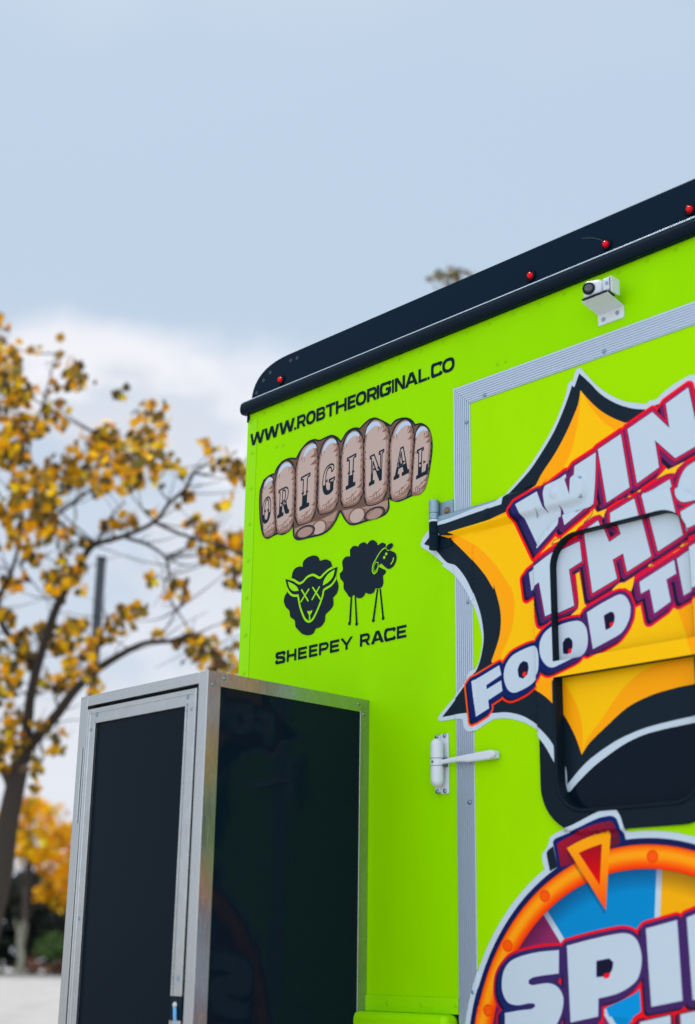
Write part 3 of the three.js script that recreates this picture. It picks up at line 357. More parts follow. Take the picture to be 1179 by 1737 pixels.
// door: starburst with the prize lettering, and the wheel below it
const doorSheet = printSheet(860, 2200, 230, 2440, 0.92);
const WHEEL = { x: 1668, y: 2250 };
{
  const g = doorSheet.g, A = ART;
  g.fillStyle = VINYL; g.fillRect(860, 230, 1340, 2210);
  const far = (pts, a, b) => [...pts, a, b];
  fillPts(g, far(smooth(A.starBlack), [2260, 1130], [2260, 420]), BLACK);
  fillPts(g, far(smooth(A.starAmber), [2260, 1050], [2260, 500]), ink(251, 160, 4));
  fillPts(g, far(smooth(A.starYellow), [2260, 930], [2260, 560]), ink(246, 186, 3));
  const shift = (p, q) => p.map(([x, y]) => [x - 17 * q, y + 16 * q]);
  const grad = (x0, y0, x1, y1, ...stops) => { const l = g.createLinearGradient(x0, y0, x1, y1); stops.forEach(([t, c]) => l.addColorStop(t, c)); return l; };
  function group(letters, holes, rim, body, inner, back, depth = 1, wRim = 19, wBody = 11, wIn = 15, wNavy = 8.5) {
    const L = letters.map((l) => smooth(l, true, 38, 4)), Hs = holes.map((l) => smooth(l, true, 38, 4));
    const steps = [0, 0.25, 0.5, 0.75, 1].map((t) => t * depth);
    for (const q of steps) for (const l of L) { const p = shift(l, q); strokePts(g, p, rim, wRim * 2); fillPts(g, p, rim); }
    for (const q of steps.slice().reverse()) for (const l of L) { const p = shift(l, q); const col = q > depth * 0.6 ? back : body; strokePts(g, p, col, wBody * 2); fillPts(g, p, col); }
    if (inner) for (const l of L) { g.save(); g.globalAlpha = 1; strokePts(g, l, inner, wIn); g.restore(); }
    for (const l of L) strokePts(g, l, body, wNavy);
    for (const l of L) fillPts(g, l, VINYL);
    for (const h of Hs) { strokePts(g, h, body, 5); fillPts(g, h, back); const cx = h.reduce((a, p) => a + p[0], 0) / h.length, cy = h.reduce((a, p) => a + p[1], 0) / h.length; fillPts(g, h.map(([x, y]) => [cx + 4 + (x - cx) * 0.4, cy + 14 + (y - cy) * 0.34]), inner || rim); }
  }
  const b = A.big, NAVY = ink(8, 30, 92), DARK = ink(18, 20, 44), PURPLE = ink(98, 34, 88), RED = ink(246, 8, 30), CLEAR = ink(246, 8, 30, 0);
  const bodyW = grad(1180, 0, 1520, 0, [0, NAVY], [0.5, ink(52, 34, 92)], [1, ink(108, 30, 84)]);
  const rimTop = grad(1180, 600, 1720, 1050, [0, ink(255, 12, 22)], [0.45, RED], [0.8, ink(196, 8, 66)], [1, ink(214, 10, 60)]);
  const innerW = grad(1330, 0, 1500, 0, [0, CLEAR], [0.6, RED], [1, ink(255, 10, 20)]);
  group([...b.T2, ...b.R], [], grad(0, 860, 0, 1100, [0, ink(236, 8, 40)], [1, ink(205, 10, 70)]), ink(104, 30, 90), grad(0, 850, 0, 1010, [0, ink(255, 20, 20)], [1, ink(150, 20, 90)]), DARK);
  group([...b.T, ...b.H, ...b.I2, ...b.S, ...b.S2], [], rimTop, bodyW, innerW, DARK);
  group([...b.W, ...b.I, ...b.N], [], grad(1180, 0, 1800, 0, [0, ink(255, 12, 24)], [1, RED]), bodyW, grad(1480, 0, 1600, 0, [0, CLEAR], [0.7, RED], [1, RED]), DARK);
  for (const s of A.sparks) { const p = smooth(s, true, 30); strokePts(g, p, ink(120, 20, 70), 5); fillPts(g, p, ink(255, 190, 20)); }
  group([...b.F, ...b.O1, ...b.O2, ...b.D], [...b.O1h, ...b.O2h, ...b.Dh], grad(1050, 0, 1500, 0, [0, ink(255, 96, 8)], [0.45, ink(255, 42, 12)], [1, ink(236, 10, 40)]), grad(1380, 0, 1560, 0, [0, NAVY], [1, ink(84, 34, 92)]), null, DARK, 0.7, 17, 11, 10, 10);

  // the wheel
  g.save(); g.beginPath(); g.rect(860, 1500, 1340, 940); g.clip(); g.beginPath(); g.rect(860, 1500, 1340, 940);
  const { x, y } = WHEEL, circle = (r, col) => { g.beginPath(); g.arc(x, y, r, 0, 7); g.fillStyle = col; g.fill(); };
  g.beginPath(); g.rect(1200, 1560, 560, 220); g.fillStyle = VINYL; g.fill();
  circle(640, VINYL);
  circle(603, ink(18, 26, 74));
  fillPts(g, A.wheelNavy ? smooth(A.wheelNavy) : [], ink(10, 30, 92));
  fillPts(g, smooth(A.wheelDark), BLACK);
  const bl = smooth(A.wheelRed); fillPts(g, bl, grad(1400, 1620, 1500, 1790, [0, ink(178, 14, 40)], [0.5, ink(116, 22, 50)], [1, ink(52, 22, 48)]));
  circle(603 - 16, ink(240, 60, 0));
  const rg = g.createRadialGradient(x, y, 524, x, y, 586); [[0, ink(236, 40, 0)], [0.2, ink(250, 80, 0)], [0.5, ink(255, 150, 10)], [0.68, ink(255, 156, 16)], [0.9, ink(255, 110, 0)], [1, ink(232, 66, 0)]].forEach(([t, c]) => rg.addColorStop(t, c)); circle(586, rg);
  circle(525, ink(0, 129, 188));
  const S = A.spokes, a1 = Math.atan2(S[1] - y, S[0] - x), a2 = Math.atan2(S[5] - y, S[4] - x);
  const sector = (t0, t1, col) => { g.beginPath(); g.moveTo(x, y); g.arc(x, y, 525, t0, t1); g.closePath(); g.fillStyle = col; g.fill(); };
  sector(a1, a1 + 0.64, ink(238, 166, 4)); sector(a2 - 0.7, a2, ink(136, 38, 88)); sector(a1 + 0.64, a1 + 1.3, ink(136, 38, 88)); sector(a2 - 1.4, a2 - 0.7, ink(238, 166, 4));
  g.strokeStyle = VINYL; g.lineWidth = 17; g.lineCap = 'butt'; for (const a of [a1, a2, a1 + 0.64, a2 - 0.7]) { g.beginPath(); g.moveTo(x, y); g.lineTo(x + 525 * Math.cos(a), y + 525 * Math.sin(a)); g.stroke(); }
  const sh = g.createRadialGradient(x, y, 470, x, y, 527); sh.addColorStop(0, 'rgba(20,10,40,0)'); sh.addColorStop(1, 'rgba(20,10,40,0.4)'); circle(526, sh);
  for (let i = 0; i < 4; i++) { g.beginPath(); g.ellipse(A.bolts[2 * i], A.bolts[2 * i + 1], 16, 14.5, 0, 0, 7); g.fillStyle = ink(255, 84, 6); g.fill(); g.strokeStyle = ink(222, 62, 0); g.lineWidth = 3; g.stroke(); }
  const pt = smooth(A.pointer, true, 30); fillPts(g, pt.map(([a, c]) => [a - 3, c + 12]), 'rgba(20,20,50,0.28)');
  fillPts(g, pt, grad(0, 1640, 0, 1826, [0, ink(255, 164, 6)], [0.55, ink(255, 128, 6)], [1, ink(255, 70, 12)])); fillPts(g, smooth(A.pointerIn), grad(0, 1650, 0, 1760, [0, ink(152, 8, 30)], [1, ink(232, 6, 12)]));
  const sp = A.spin, navyS = grad(1130, 0, 1500, 0, [0, ink(10, 34, 92)], [0.5, ink(52, 38, 92)], [1, ink(64, 36, 92)]);
  group([...A.line2], [], ink(240, 16, 22), ink(96, 26, 60), null, DARK, 0.5, 24, 8, 8, 6);
  group([sp.S, sp.P, sp.I, sp.N], [sp.Ph], grad(1100, 0, 1600, 0, [0, ink(150, 20, 70)], [0.4, ink(226, 16, 40)], [1, ink(240, 10, 26)]), navyS, null, DARK, 0.7, 19, 12, 10, 12);
  fillPts(g, smooth(A.spinBlue, true, 30), ink(0, 140, 204));
  for (const l of A.line2) { const p = smooth(l); strokePts(g, p, ink(110, 20, 50), 8); fillPts(g, p, VINYL); }
  g.restore();
}
// ------------------------------------------------------------------ materials
const grain = noiseMap(256, 2.2, 0, 1, 1, 1, 5), brushed = noiseMap(256, 1.5, 0.25, 0.75, 14, 0.6, 3, 5), waves = noiseMap(256, 0.7, 0, 1, 1, 1, 3, 11);
const rep = (t, x, y) => { const c = t.clone(); c.repeat.set(x, y); c.needsUpdate = true; return c; };
const tone = noiseMap(512, 0.9, 0.93, 1, 1.6, 0.7, 5, 71); tone.repeat.set(0.6, 0.45);
const M = {
  green: mat(paint(145, 215, 0), 0.34, { map: tone, specularIntensity: 0.03, bumpMap: rep(waves, 1.1, 1.1), bumpScale: 0.0022, roughnessMap: rep(noiseMap(256, 1.3, 0.72, 1, 1, 1, 5, 2), 1.3, 1.3) }),
  doorGreenWarmLit: mat(paint(157, 219, 0), 0.34, { map: tone, specularIntensity: 0.03, bumpMap: rep(waves, 1.1, 1.1), bumpScale: 0.0022 }),  // yellower than the wall: warm light towards the right put into the colour
  greenTrim: mat(paint(144, 215, 1), 0.3, { specularIntensity: 0.12, bumpMap: rep(waves, 6, 6), bumpScale: 0.0008 }),
  black: mat(paint(11, 29, 44), 0.42, { specularIntensity: 0.07, bumpMap: rep(waves, 2, 2), bumpScale: 0.001 }),
  gutter: mat(paint(10, 24, 36), 0.3, { specularIntensity: 0.1 }),
  capRivet: mat(paint(12, 30, 46), 0.2, { specularIntensity: 0.9 }),
  letter: mat(paint(16, 32, 43), 0.5, { specularIntensity: 0.05 }),
  rubber: mat(paint(14, 28, 38), 0.45, { specularIntensity: 0.14 }),
  glass: mat(paint(9, 22, 34), 0.06, { specularIntensity: 0.09, clearcoat: 0 }),
  alu: mat(new THREE.Color(0.43, 0.50, 0.58), 0.42, { metalness: 0.7 }), lip: mat(new THREE.Color(0.55, 0.68, 0.8), 0.3, { metalness: 1 }),
  mill: mat(new THREE.Color(0.43, 0.45, 0.455), 0.46, { metalness: 0.9, roughnessMap: rep(brushed, 2, 2), map: rep(noiseMap(256, 1.6, 0.86, 1, 1, 1, 5, 21), 2.5, 2.5) }),
  steel: mat(new THREE.Color(0.25, 0.35, 0.41), 0.3, { metalness: 0.95, bumpMap: rep(grain, 14, 14), bumpScale: 0.0004 }),
  screw: mat(new THREE.Color(0.22, 0.30, 0.37), 0.25, { metalness: 1 }),
  whiteCoat: mat(paint(205, 210, 216), 0.4, { specularIntensity: 0.6, map: rep(noiseMap(128, 2.5, 0.9, 1, 1, 1, 4, 31), 9, 9) }),
  lens: mat(new THREE.Color(0.82, 0.006, 0.012), 0.2, { specularIntensity: 0.25 }),
  blackGloss: mat(paint(10, 24, 35), 0.07, { specularIntensity: 0.17, bumpMap: rep(waves, 1.5, 1.5), bumpScale: 0.0006 }),
  blackPanel: mat(paint(5, 19, 30), 0.2, { specularIntensity: 0.1, bumpMap: rep(grain, 3, 3), bumpScale: 0.0002, roughnessMap: rep(noiseMap(256, 2, 0.6, 1, 1, 1, 5, 41), 2, 2) }),
  lensGlass: mat(new THREE.Color(0.006, 0.008, 0.012), 0.06, { clearcoat: 1 }),
  bezel: mat(paint(70, 84, 98), 0.4),
  blueTag: mat(paint(90, 165, 220), 0.35),
  rust: mat(new THREE.Color(0.22, 0.14, 0.09), 0.7, { metalness: 0.4 }),
};
const vinylMat = (sheet) => mat(0xffffff, 0.36, { map: sheetTexture(sheet), specularIntensity: 0.1, bumpMap: rep(waves, 3, 3), bumpScale: 0.0009 });
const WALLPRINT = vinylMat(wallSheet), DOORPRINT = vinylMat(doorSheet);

// ------------------------------------------------------------------ the food trailer
const Y = (mm) => RAIL - mm / 1000;                            // millimetres below the rail
const trailer = thing('food_trailer', 'lime green food trailer with black roof edge and painted fists above two sheep', 'food trailer');
const W_ = 2.56, LEN = 4.6, FLOOR = 0.42;
const DX0 = 1.035, DX1 = 2.235, DTOP = Y(197), TRIM = 0.07;
// rear wall: two overlapping sheets, the right one cut out for the door
{
  part('wall_panel', plate(rect(0.004, 0.6945, Y(2056), Y(-20)), -0.03, 0, 0.0006), M.green, trailer);
  const right = rect(0.694, W_ - 0.004, Y(2056), Y(-20)); right.holes.push(new THREE.Path([[DX0 + 0.02, Y(2056) + 0.0001], [DX0 + 0.02, DTOP - 0.02], [DX1 - 0.02, DTOP - 0.02], [DX1 - 0.02, Y(2056) + 0.0001]].map((p) => new THREE.Vector2(...p))));
  const cut = new THREE.Shape([[0.6935, Y(2056)], [DX0 + 0.02, Y(2056)], [DX0 + 0.02, DTOP - 0.02], [DX1 - 0.02, DTOP - 0.02], [DX1 - 0.02, Y(2056)], [W_ - 0.004, Y(2056)], [W_ - 0.004, Y(-20)], [0.6935, Y(-20)]].map((p) => new THREE.Vector2(...p)));
  const rw = part('wall_panel', plate(cut, -0.03, 0.0009, 0.0005), M.green, trailer);
  const dimple = dome(0.0066, 0.0036, 0, 0, 0);
  for (let x = 0.0913; x < W_; x += 0.1) if (Math.abs(x - 0.19) > -1) part('rivet', dimple.clone().translate(x + rr(-0.003, 0.003), Y(18.5) + rr(-0.001, 0.001), 0), M.greenTrim, rw);
  for (const [x, y] of [[168, 171], [201, 172], [1220, 166], [1254, 168], [1290, 640]]) part('rivet', dimple.clone().translate(x / 1000, Y(y), 0), M.greenTrim, rw);
}
part('side_wall', slab(0, 0.03, FLOOR, Y(-20), -LEN, -0.0305, 0.002), M.green, trailer);
part('side_wall', slab(W_ - 0.03, W_, FLOOR, Y(-20), -LEN, -0.0305, 0.002), M.green, trailer);
part('front_wall', slab(0.031, W_ - 0.031, FLOOR, Y(-20), -LEN, -LEN + 0.03, 0.002), M.green, trailer);
part('floor', slab(0.031, W_ - 0.031, FLOOR - 0.05, FLOOR + 0.03, -LEN + 0.031, -0.05, 0.002), M.black, trailer);
{
  // corner angle with its row of bumped rivets
  const c = part('corner_trim', [slab(-0.0035, 0.052, Y(2052), Y(26), 0.0003, 0.0016, 0.0005), slab(-0.0035, -0.0003, Y(2052), Y(26), -0.06, 0.0002, 0.001)], M.greenTrim, trailer);
  const q = dome(0.0078, 0.0046, 0, 0, 0);
  for (let y = 26 + 134; y < 2040; y += 138.5) part('rivet', q.clone().translate(0.0285 + rr(-0.0015, 0.0015), Y(y), 0.0012), M.greenTrim, c);
  part('rivet', q.clone().translate(0.012, Y(30), 0.0012), M.greenTrim, c);
  part('corner_cap', slab(-0.006, 0.006, Y(30), Y(1), -0.02, 0.006, 0.002), M.black, trailer);
}
// roof with rounded edges and its black end cap
const roofOutline = (o) => { const s = new THREE.Shape(), x0 = 0.012 - o, x1 = W_ - 0.012 + o, y0 = Y(-30), y1 = Y(-182) + o, r = 0.155; s.moveTo(x0, y0); s.lineTo(x0, y1 - r * 0.82); s.bezierCurveTo(x0 + 0.004, y1 - r * 0.3, x0 + r * 0.45, y1, x0 + r * 1.35, y1); s.lineTo(x1 - r * 1.35, y1); s.bezierCurveTo(x1 - r * 0.45, y1, x1 - 0.004, y1 - r * 0.3, x1, y1 - r * 0.82); s.lineTo(x1, y0); s.lineTo(x0, y0); return s; };
part('roof', plate(roofOutline(-0.004), -LEN, -0.032, 0.001), M.black, trailer);
const cap = part('roof_cap', plate(roofOutline(0), -0.03, 0.002, 0.0022), M.black, trailer);
{
  const q = dome(0.0085, 0.0045, 0, 0, 0);
  for (const [x, y] of [[43, -77], [81, -117], [119, -137], [233, -151], [268, -150]]) part('rivet', q.clone().translate(x / 1000, Y(y), 0.0015), M.capRivet, cap);
  for (const x of [0.183, 1.366, 1.654, 1.945, 2.233]) {
    const l = part('marker_light', [disc(0.0185, 0.004, x, Y(-88), 0.002), new THREE.TorusGeometry(0.0155, 0.0034, 10, 26).translate(x, Y(-88), 0.006)], M.gutter, trailer, 'small round marker light with a red lens');
    part('lens', dome(0.0108, 0.012, x, Y(-88), 0.006), M.lens, l);
  }
  const wire = new THREE.TubeGeometry(new THREE.CatmullRomCurve3([[1.648, Y(-100), 0.003], [1.632, Y(-112), 0.007], [1.60, Y(-130), 0.007], [1.566, Y(-142), 0.003]].map((p) => new THREE.Vector3(...p))), 20, 0.0007, 6);
  part('wire', wire, M.bezel, cap);
}
{
  // drip rail: a rounded gutter along the head of the wall, its top lip catching the sky
  const s = new THREE.Shape(); s.moveTo(0, -0.001); s.lineTo(0.017, -0.001); s.bezierCurveTo(0.03, 0.001, 0.033, 0.022, 0.027, 0.036); s.lineTo(0.024, 0.0435); s.lineTo(0.0205, 0.0435); s.lineTo(0.021, 0.036); s.lineTo(0, 0.03); s.lineTo(0, -0.001);
  const g = new THREE.ExtrudeGeometry(s, { depth: W_ + 0.03, bevelEnabled: true, bevelThickness: 0.005, bevelSize: 0.004, bevelOffset: -0.004, bevelSegments: 4, curveSegments: 10 }).rotateY(Math.PI / 2).scale(1, 1, -1).translate(-0.015, RAIL, 0.0022);
  const gi = g.index ? g.index.array : null; if (gi) for (let i = 0; i < gi.length; i += 3) [gi[i], gi[i + 1]] = [gi[i + 1], gi[i]];
  if (!gi) for (const a of Object.values(g.attributes)) for (let i = 0; i < a.count; i += 3) for (let k = 0; k < a.itemSize; k++) { const u = i * a.itemSize + k, v = (i + 1) * a.itemSize + k, t = a.array[u]; a.array[u] = a.array[v]; a.array[v] = t; }
  g.computeVertexNormals();
  part('drip_rail', g, M.gutter, trailer);
  part('rail_lip', new THREE.CylinderGeometry(0.0019, 0.0019, W_ + 0.02, 12).rotateZ(Math.PI / 2).translate(W_ / 2, RAIL + 0.0452, 0.0262), M.lip, trailer);
}
// foot of the wall: rivetted strip, rounded ledge, chassis
{
  const b = part('bottom_trim', slab(0.0, DX0 - 0.002, Y(2101), Y(2056), -0.02, 0.005, 0.0015), M.greenTrim, trailer);
  for (const x of [0.756, 0.892, 1.025, 0.62, 0.484, 0.348, 0.212, 0.076]) part('rivet', dome(0.0068, 0.004, x, Y(2077), 0.0045), M.greenTrim, b);
  part('ledge', slab(0.0, DX0 - 0.012, Y(2230), Y(2101.5), -0.02, 0.05, 0.022), M.greenTrim, trailer);
  part('chassis', [slab(0.02, W_ - 0.02, 0.3, 0.42 - 0.052, -LEN, 0.02, 0.004), slab(0.4, 0.5, 0.3, 0.368, 0.021, 0.70, 0.004), slab(0.12, 0.2, 0.3, 0.368, 0.021, 0.70, 0.004)], M.black, trailer);
  part('lower_wall', slab(0.0, DX0 - 0.012, FLOOR, Y(2230.5), -0.02, 0.004, 0.002), M.black, trailer);
  for (const z of [-2.0, -2.8]) for (const x of [0.1, W_ - 0.1]) {
    const w = part('wheel', new THREE.TorusGeometry(0.24, 0.1, 14, 30).rotateY(Math.PI / 2).translate(x + (x < 1 ? 0.06 : -0.06), 0.34, z), M.rubber, trailer);
    part('hub', new THREE.CylinderGeometry(0.17, 0.17, 0.12, 20).rotateZ(Math.PI / 2).translate(x + (x < 1 ? 0.06 : -0.06), 0.34, z), M.steel, w);
  }
}
// door: ribbed aluminium trim, slab, window
const rib = (() => { const p = [[0, -0.012], [0, 0.003], [0.0012, 0.0046]], n = 8, w0 = 0.003, w1 = TRIM - 0.003; for (let i = 0; i < n; i++) { const a = w0 + (w1 - w0) * i / n, s = (w1 - w0) / n; p.push([a, 0.0046], [a + s * 0.54, 0.0046], [a + s * 0.6, 0.0024], [a + s * 0.94, 0.0024]); } p.push([w1, 0.0046], [TRIM - 0.0012, 0.0046], [TRIM, 0.003], [TRIM, -0.012]); return p; })();
const WX0 = 1.353, WX1 = 1.938, WT = Y(722), WB = Y(1621), OX0 = 1.416, OX1 = 1.875, OT = Y(783), OB = Y(1563);
const door = part('door', (() => { const s = rect(DX0 + 0.058, DX1 - 0.058, 0.46, DTOP - 0.058); s.holes.push(new THREE.Path(roundRectPts(OX0 - 0.02, OX1 + 0.02, OB - 0.02, OT + 0.02, 0.1))); return plate(s, -0.04, 0.0012, 0.0005); })(), M.doorGreenWarmLit, trailer, 'lime green trailer door with a ribbed aluminium edge');
part('door_trim', moulding([DX0, 0.46], [DX0, DTOP], [1, 0], rib, 0, 1), M.alu, door);
part('door_trim', moulding([DX0, DTOP], [DX1, DTOP], [0, -1], rib, 1, 1), M.alu, door);
part('door_trim', moulding([DX1, DTOP], [DX1, 0.46], [-1, 0], rib, 1, 0), M.alu, door);
for (const [x, y] of [[1167, 257], [1092, 328], [1628, 252], [1087.5, 913], [1085, 1515], [1090, 2040]]) part('screw', [dome(0.0062, 0.0042, x / 1000, Y(y), 0.0046), disc(0.0072, 0.0008, x / 1000, Y(y), 0.0042)], M.screw, door);
// window: black flange standing proud, deep reveal, tinted panes in two heights with a rail between
const win = part('door_window', (() => { const s = new THREE.Shape(roundRectPts(WX0, WX1, WB, WT, 0.135, 14)); s.holes.push(new THREE.Path(roundRectPts(OX0, OX1, OB, OT, 0.088, 14))); return plate(s, -0.035, 0.0125, 0.004); })(), M.rubber, trailer, 'door window with a black rubber frame and dark glass');
part('gasket', new THREE.TubeGeometry(new THREE.CatmullRomCurve3([new THREE.Vector2(OX0 - 0.003, Y(1200)), ...roundRectPts(OX0 - 0.003, OX1 + 0.003, OB - 0.003, OT, 0.0885, 12).filter((p) => p.y < Y(1240)), new THREE.Vector2(OX1 + 0.003, Y(1200))].map((p) => new THREE.Vector3(p.x, p.y, 0.0125)), false, 'centripetal'), 90, 0.0055, 8), M.rubber, win);
part('pane', slab(OX0 - 0.015, OX1 + 0.015, Y(1165), OT + 0.015, -0.021, -0.014, 0.001), M.glass, win);
part('pane', slab(OX0 - 0.015, OX1 + 0.015, OB - 0.015, Y(1166), -0.031, -0.0245, 0.001), M.glass, win);
part('window_rail', slab(OX0 - 0.012, OX1 + 0.004, Y(1191), Y(1144.5), -0.012, 0.0126, 0.003), M.rubber, win);

// ------------------------------------------------------------------ vinyl graphics, following the surface below them
const boxDist = (x, y, x0, x1, y0, y1, r) => { const dx = Math.abs(x - (x0 + x1) / 2) - (x1 - x0) / 2 + r, dy = Math.abs(y - (y0 + y1) / 2) - (y1 - y0) / 2 + r; return Math.hypot(Math.max(dx, 0), Math.max(dy, 0)) + Math.min(Math.max(dx, dy), 0) - r; };
const STRAP = { x0: 0.975, x1: 1.535, y0: Y(683), y1: Y(617), z: 0.0175 };
function relief(x, y) {
  let z = 0.0012;
  if (x > DX0 - 0.004 && x < DX0 + TRIM + 0.003 && y < DTOP + 0.004) z = 0.0048;
  if (boxDist(x, y, WX0, WX1, WB, WT, 0.135) < 0.004) z = 0.0127;
  const s = boxDist(x, y, STRAP.x0, STRAP.x1, STRAP.y0, STRAP.y1, 0.024); if (s < 0.014) z = Math.max(z, STRAP.z * Math.min(1, 1 - Math.max(0, s) / 0.014) + z * Math.max(0, s) / 0.014 + 0.0006);
  for (const [bx, by] of [[1.44, Y(648)], [1.18, Y(655)]]) { const d = Math.hypot(x - bx, y - by); if (d < 0.017) z = Math.max(z, STRAP.z + 0.007 * Math.sqrt(1 - (d / 0.017) ** 2)); }
  return z + 0.0013;
}
function drape(pts, sheet, edge = 0.009) {
  let g = new THREE.ShapeGeometry(toShape(pts), 1); g.deleteAttribute('normal'); g.deleteAttribute('uv');
  g = new TessellateModifier(edge, 12).modify(g);
  g = mergeVertices(g, 1e-5);
  const p = g.attributes.position; for (let i = 0; i < p.count; i++) p.setZ(i, relief(p.getX(i), p.getY(i)));
  g.computeVertexNormals(); return sheetUV(g, sheet);
}
const flatSheet = (pts, z, sheet, dx = 0, dy = 0) => sheetUV(flat(toShape(pts.map(([x, y]) => [x + dx, y + dy])), z), sheet, dx, dy);

part('website_lettering', lettering('WWW.ROBTHEORIGINAL.CO', ART.wwwX, 81.5, 131, 0.225, 0.0026), M.letter, trailer, 'black website lettering above the fists');
part('race_lettering', lettering('SHEEPEY', ART.raceX.slice(0, 7), 941.5, 982.5, 0.235, 0.0024), M.letter, trailer, 'first word of the black lettering below the two sheep');
part('race_lettering', lettering('RACE', ART.raceX.slice(7), 941.5, 982.5, 0.235, 0.0024), M.letter, trailer, 'second word of the black lettering below the two sheep');
part('fist_graphic', flatSheet(smooth(ART.fistOutline), 0.0022, wallSheet), WALLPRINT, trailer, 'printed pair of fists with a tattooed letter on each finger');
{
  const head = part('sheep_head_graphic', flatSheet(smooth(ART.sheepWool, true, 60), 0.0022, wallSheet), WALLPRINT, trailer, 'black sheep head with crossed-out eyes');
  const stand = part('sheep_graphic', flatSheet(smooth(ART.sheepBody, true, 60), 0.0022, wallSheet), WALLPRINT, trailer, 'black long-legged sheep seen from the side');
  part('sheep_face', flatSheet(smooth(ART.sheepHead, true, 70), 0.0028, wallSheet), WALLPRINT, stand);
  part('sheep_ear', flatSheet(smooth(ART.sheepEar, true, 70), 0.0034, wallSheet), WALLPRINT, stand);
  for (let i = 0; i < 4; i++) part('sheep_leg', [flat(toShape([0, 1, 2, 3].map((k) => [ART.legs[8 * i + 2 * k], ART.legs[8 * i + 2 * k + 1]])), 0.0022), new THREE.CircleGeometry(0.0062, 10).translate(ART.feet[2 * i] / 1000, Y(ART.feet[2 * i + 1]), 0.0025)], M.letter, stand);
  part('sheep_face', flatSheet(smooth(ART.sheepFace, true, 60), 0.0028, wallSheet), WALLPRINT, head);
}
{
  const mm = (p) => [p.x * 1000, (RAIL - p.y) * 1000], A = ART;
  const low = smooth(A.starLowA, false), crossY = low[low.length - 1][1];
  const arch = [[OX0 * 1000 - 4, 870]]; for (let i = 0; i <= 12; i++) { const t = Math.PI - (Math.PI / 2) * i / 12; arch.push([OX0 * 1000 + 88 + 92 * Math.cos(t), (RAIL - OT) * 1000 + 88 - 92 * Math.sin(t)]); }
  for (let i = 0; i <= 12; i++) { const t = Math.PI / 2 - (Math.PI / 2) * i / 12; arch.push([OX1 * 1000 - 88 + 92 * Math.cos(t), (RAIL - OT) * 1000 + 88 - 92 * Math.sin(t)]); }
  const outer = [...smooth([...A.starTop, ...A.starOuter], false), ...low.filter((p) => p[0] < OX0 * 1000 - 4), [OX0 * 1000 - 4, crossY], ...arch, [OX1 * 1000 + 4, 1100], [OX1 * 1000 + 4, 1325], [1990, 1290], [2150, 1250], [2180, 700], [2180, 420]];
  const star = part('starburst_graphic', drape(outer, doorSheet), DOORPRINT, trailer, 'printed starburst with big white prize lettering across the door');
  const e = 0.0165, panePts = roundRectPts(OX0 - e, OX1 + e, OB, OT + e, 0.1, 12).map(mm);
  part('pane_sheet', flatSheet([...panePts.filter((p) => p[1] < 1150), [OX0 * 1000 - 14, 1160], [OX1 * 1000 + 14, 1160]].sort((a, b) => Math.atan2(a[1] - 1000, a[0] - 1640) - Math.atan2(b[1] - 1000, b[0] - 1640)), -0.0126, doorSheet, -9, -3), DOORPRINT, star);
  part('rail_sheet', [flatSheet([[1405, 1145], [1880, 1145], [1880, 1190.5], [1405, 1190.5]], 0.0139, doorSheet, 2, 0)], DOORPRINT, star);
  const vee = smooth(A.starLowB, false).filter((p) => p[0] < 1900);
  part('pane_sheet', flatSheet([[OX0 * 1000 - 8, 1170], [OX0 * 1000 - 2, vee[0][1] - 40], ...vee, [1905, vee[vee.length - 1][1] - 4], [1905, 1170]], -0.0232, doorSheet, -17, -6), DOORPRINT, star);
  // the wheel, cut round its pointer housing
  const blk = smooth(A.wheelBlock, false), a0 = Math.atan2(blk[0][1] - WHEEL.y, blk[0][0] - WHEEL.x), last = blk.length - 2, a1 = Math.atan2(blk[last][1] - WHEEL.y, blk[last][0] - WHEEL.x), R = 621, ring = [];
  const t0 = Math.PI - Math.asin(150 / R), t1 = 2 * Math.PI + Math.asin(150 / R), norm = (a) => (a < 0 ? a + 2 * Math.PI : a);
  for (let t = t0; t < norm(a0); t += 0.02) ring.push([WHEEL.x + R * Math.cos(t), WHEEL.y + R * Math.sin(t)]);
  ring.push(...blk.slice(0, last + 1).filter((p) => Math.hypot(p[0] - WHEEL.x, p[1] - WHEEL.y) > R - 2));
  for (let t = norm(a1) + 0.01; t < t1; t += 0.02) ring.push([WHEEL.x + R * Math.cos(t), WHEEL.y + R * Math.sin(t)]);
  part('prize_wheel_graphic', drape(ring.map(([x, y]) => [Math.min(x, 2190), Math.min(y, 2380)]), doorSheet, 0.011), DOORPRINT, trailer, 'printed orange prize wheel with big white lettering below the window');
}
// hinge with its long strap
{
  const h = part('hinge', [slab(0.972, 1.03, Y(629), Y(571), 0.0012, 0.005, 0.001), slab(0.9755, STRAP.x1, STRAP.y0, STRAP.y1, 0.0058, STRAP.z, 0.004)], M.steel, trailer, 'galvanised strap hinge beside the door');
  const kn = (a, b, m) => part('knuckle', new THREE.CylinderGeometry(0.0165, 0.0165, (b - a) / 1000 - 0.0012, 22).translate(0.961, Y((a + b) / 2), 0.0165), m, h);
  kn(563, 606, M.steel); kn(606.5, 627, M.steel); kn(627.5, 636, mat(paint(186, 199, 209), 0.4)); kn(636, 676, M.letter); kn(676.5, 724, M.letter);
  part('hinge_leaf', slab(0.972, 1.022, Y(722), Y(686), 0.0012, 0.0055, 0.001), M.letter, h);
  part('bolt', [disc(0.013, 0.002, 1.006, Y(604), 0.005), dome(0.0095, 0.006, 1.006, Y(604), 0.007)], M.rust, h);
}
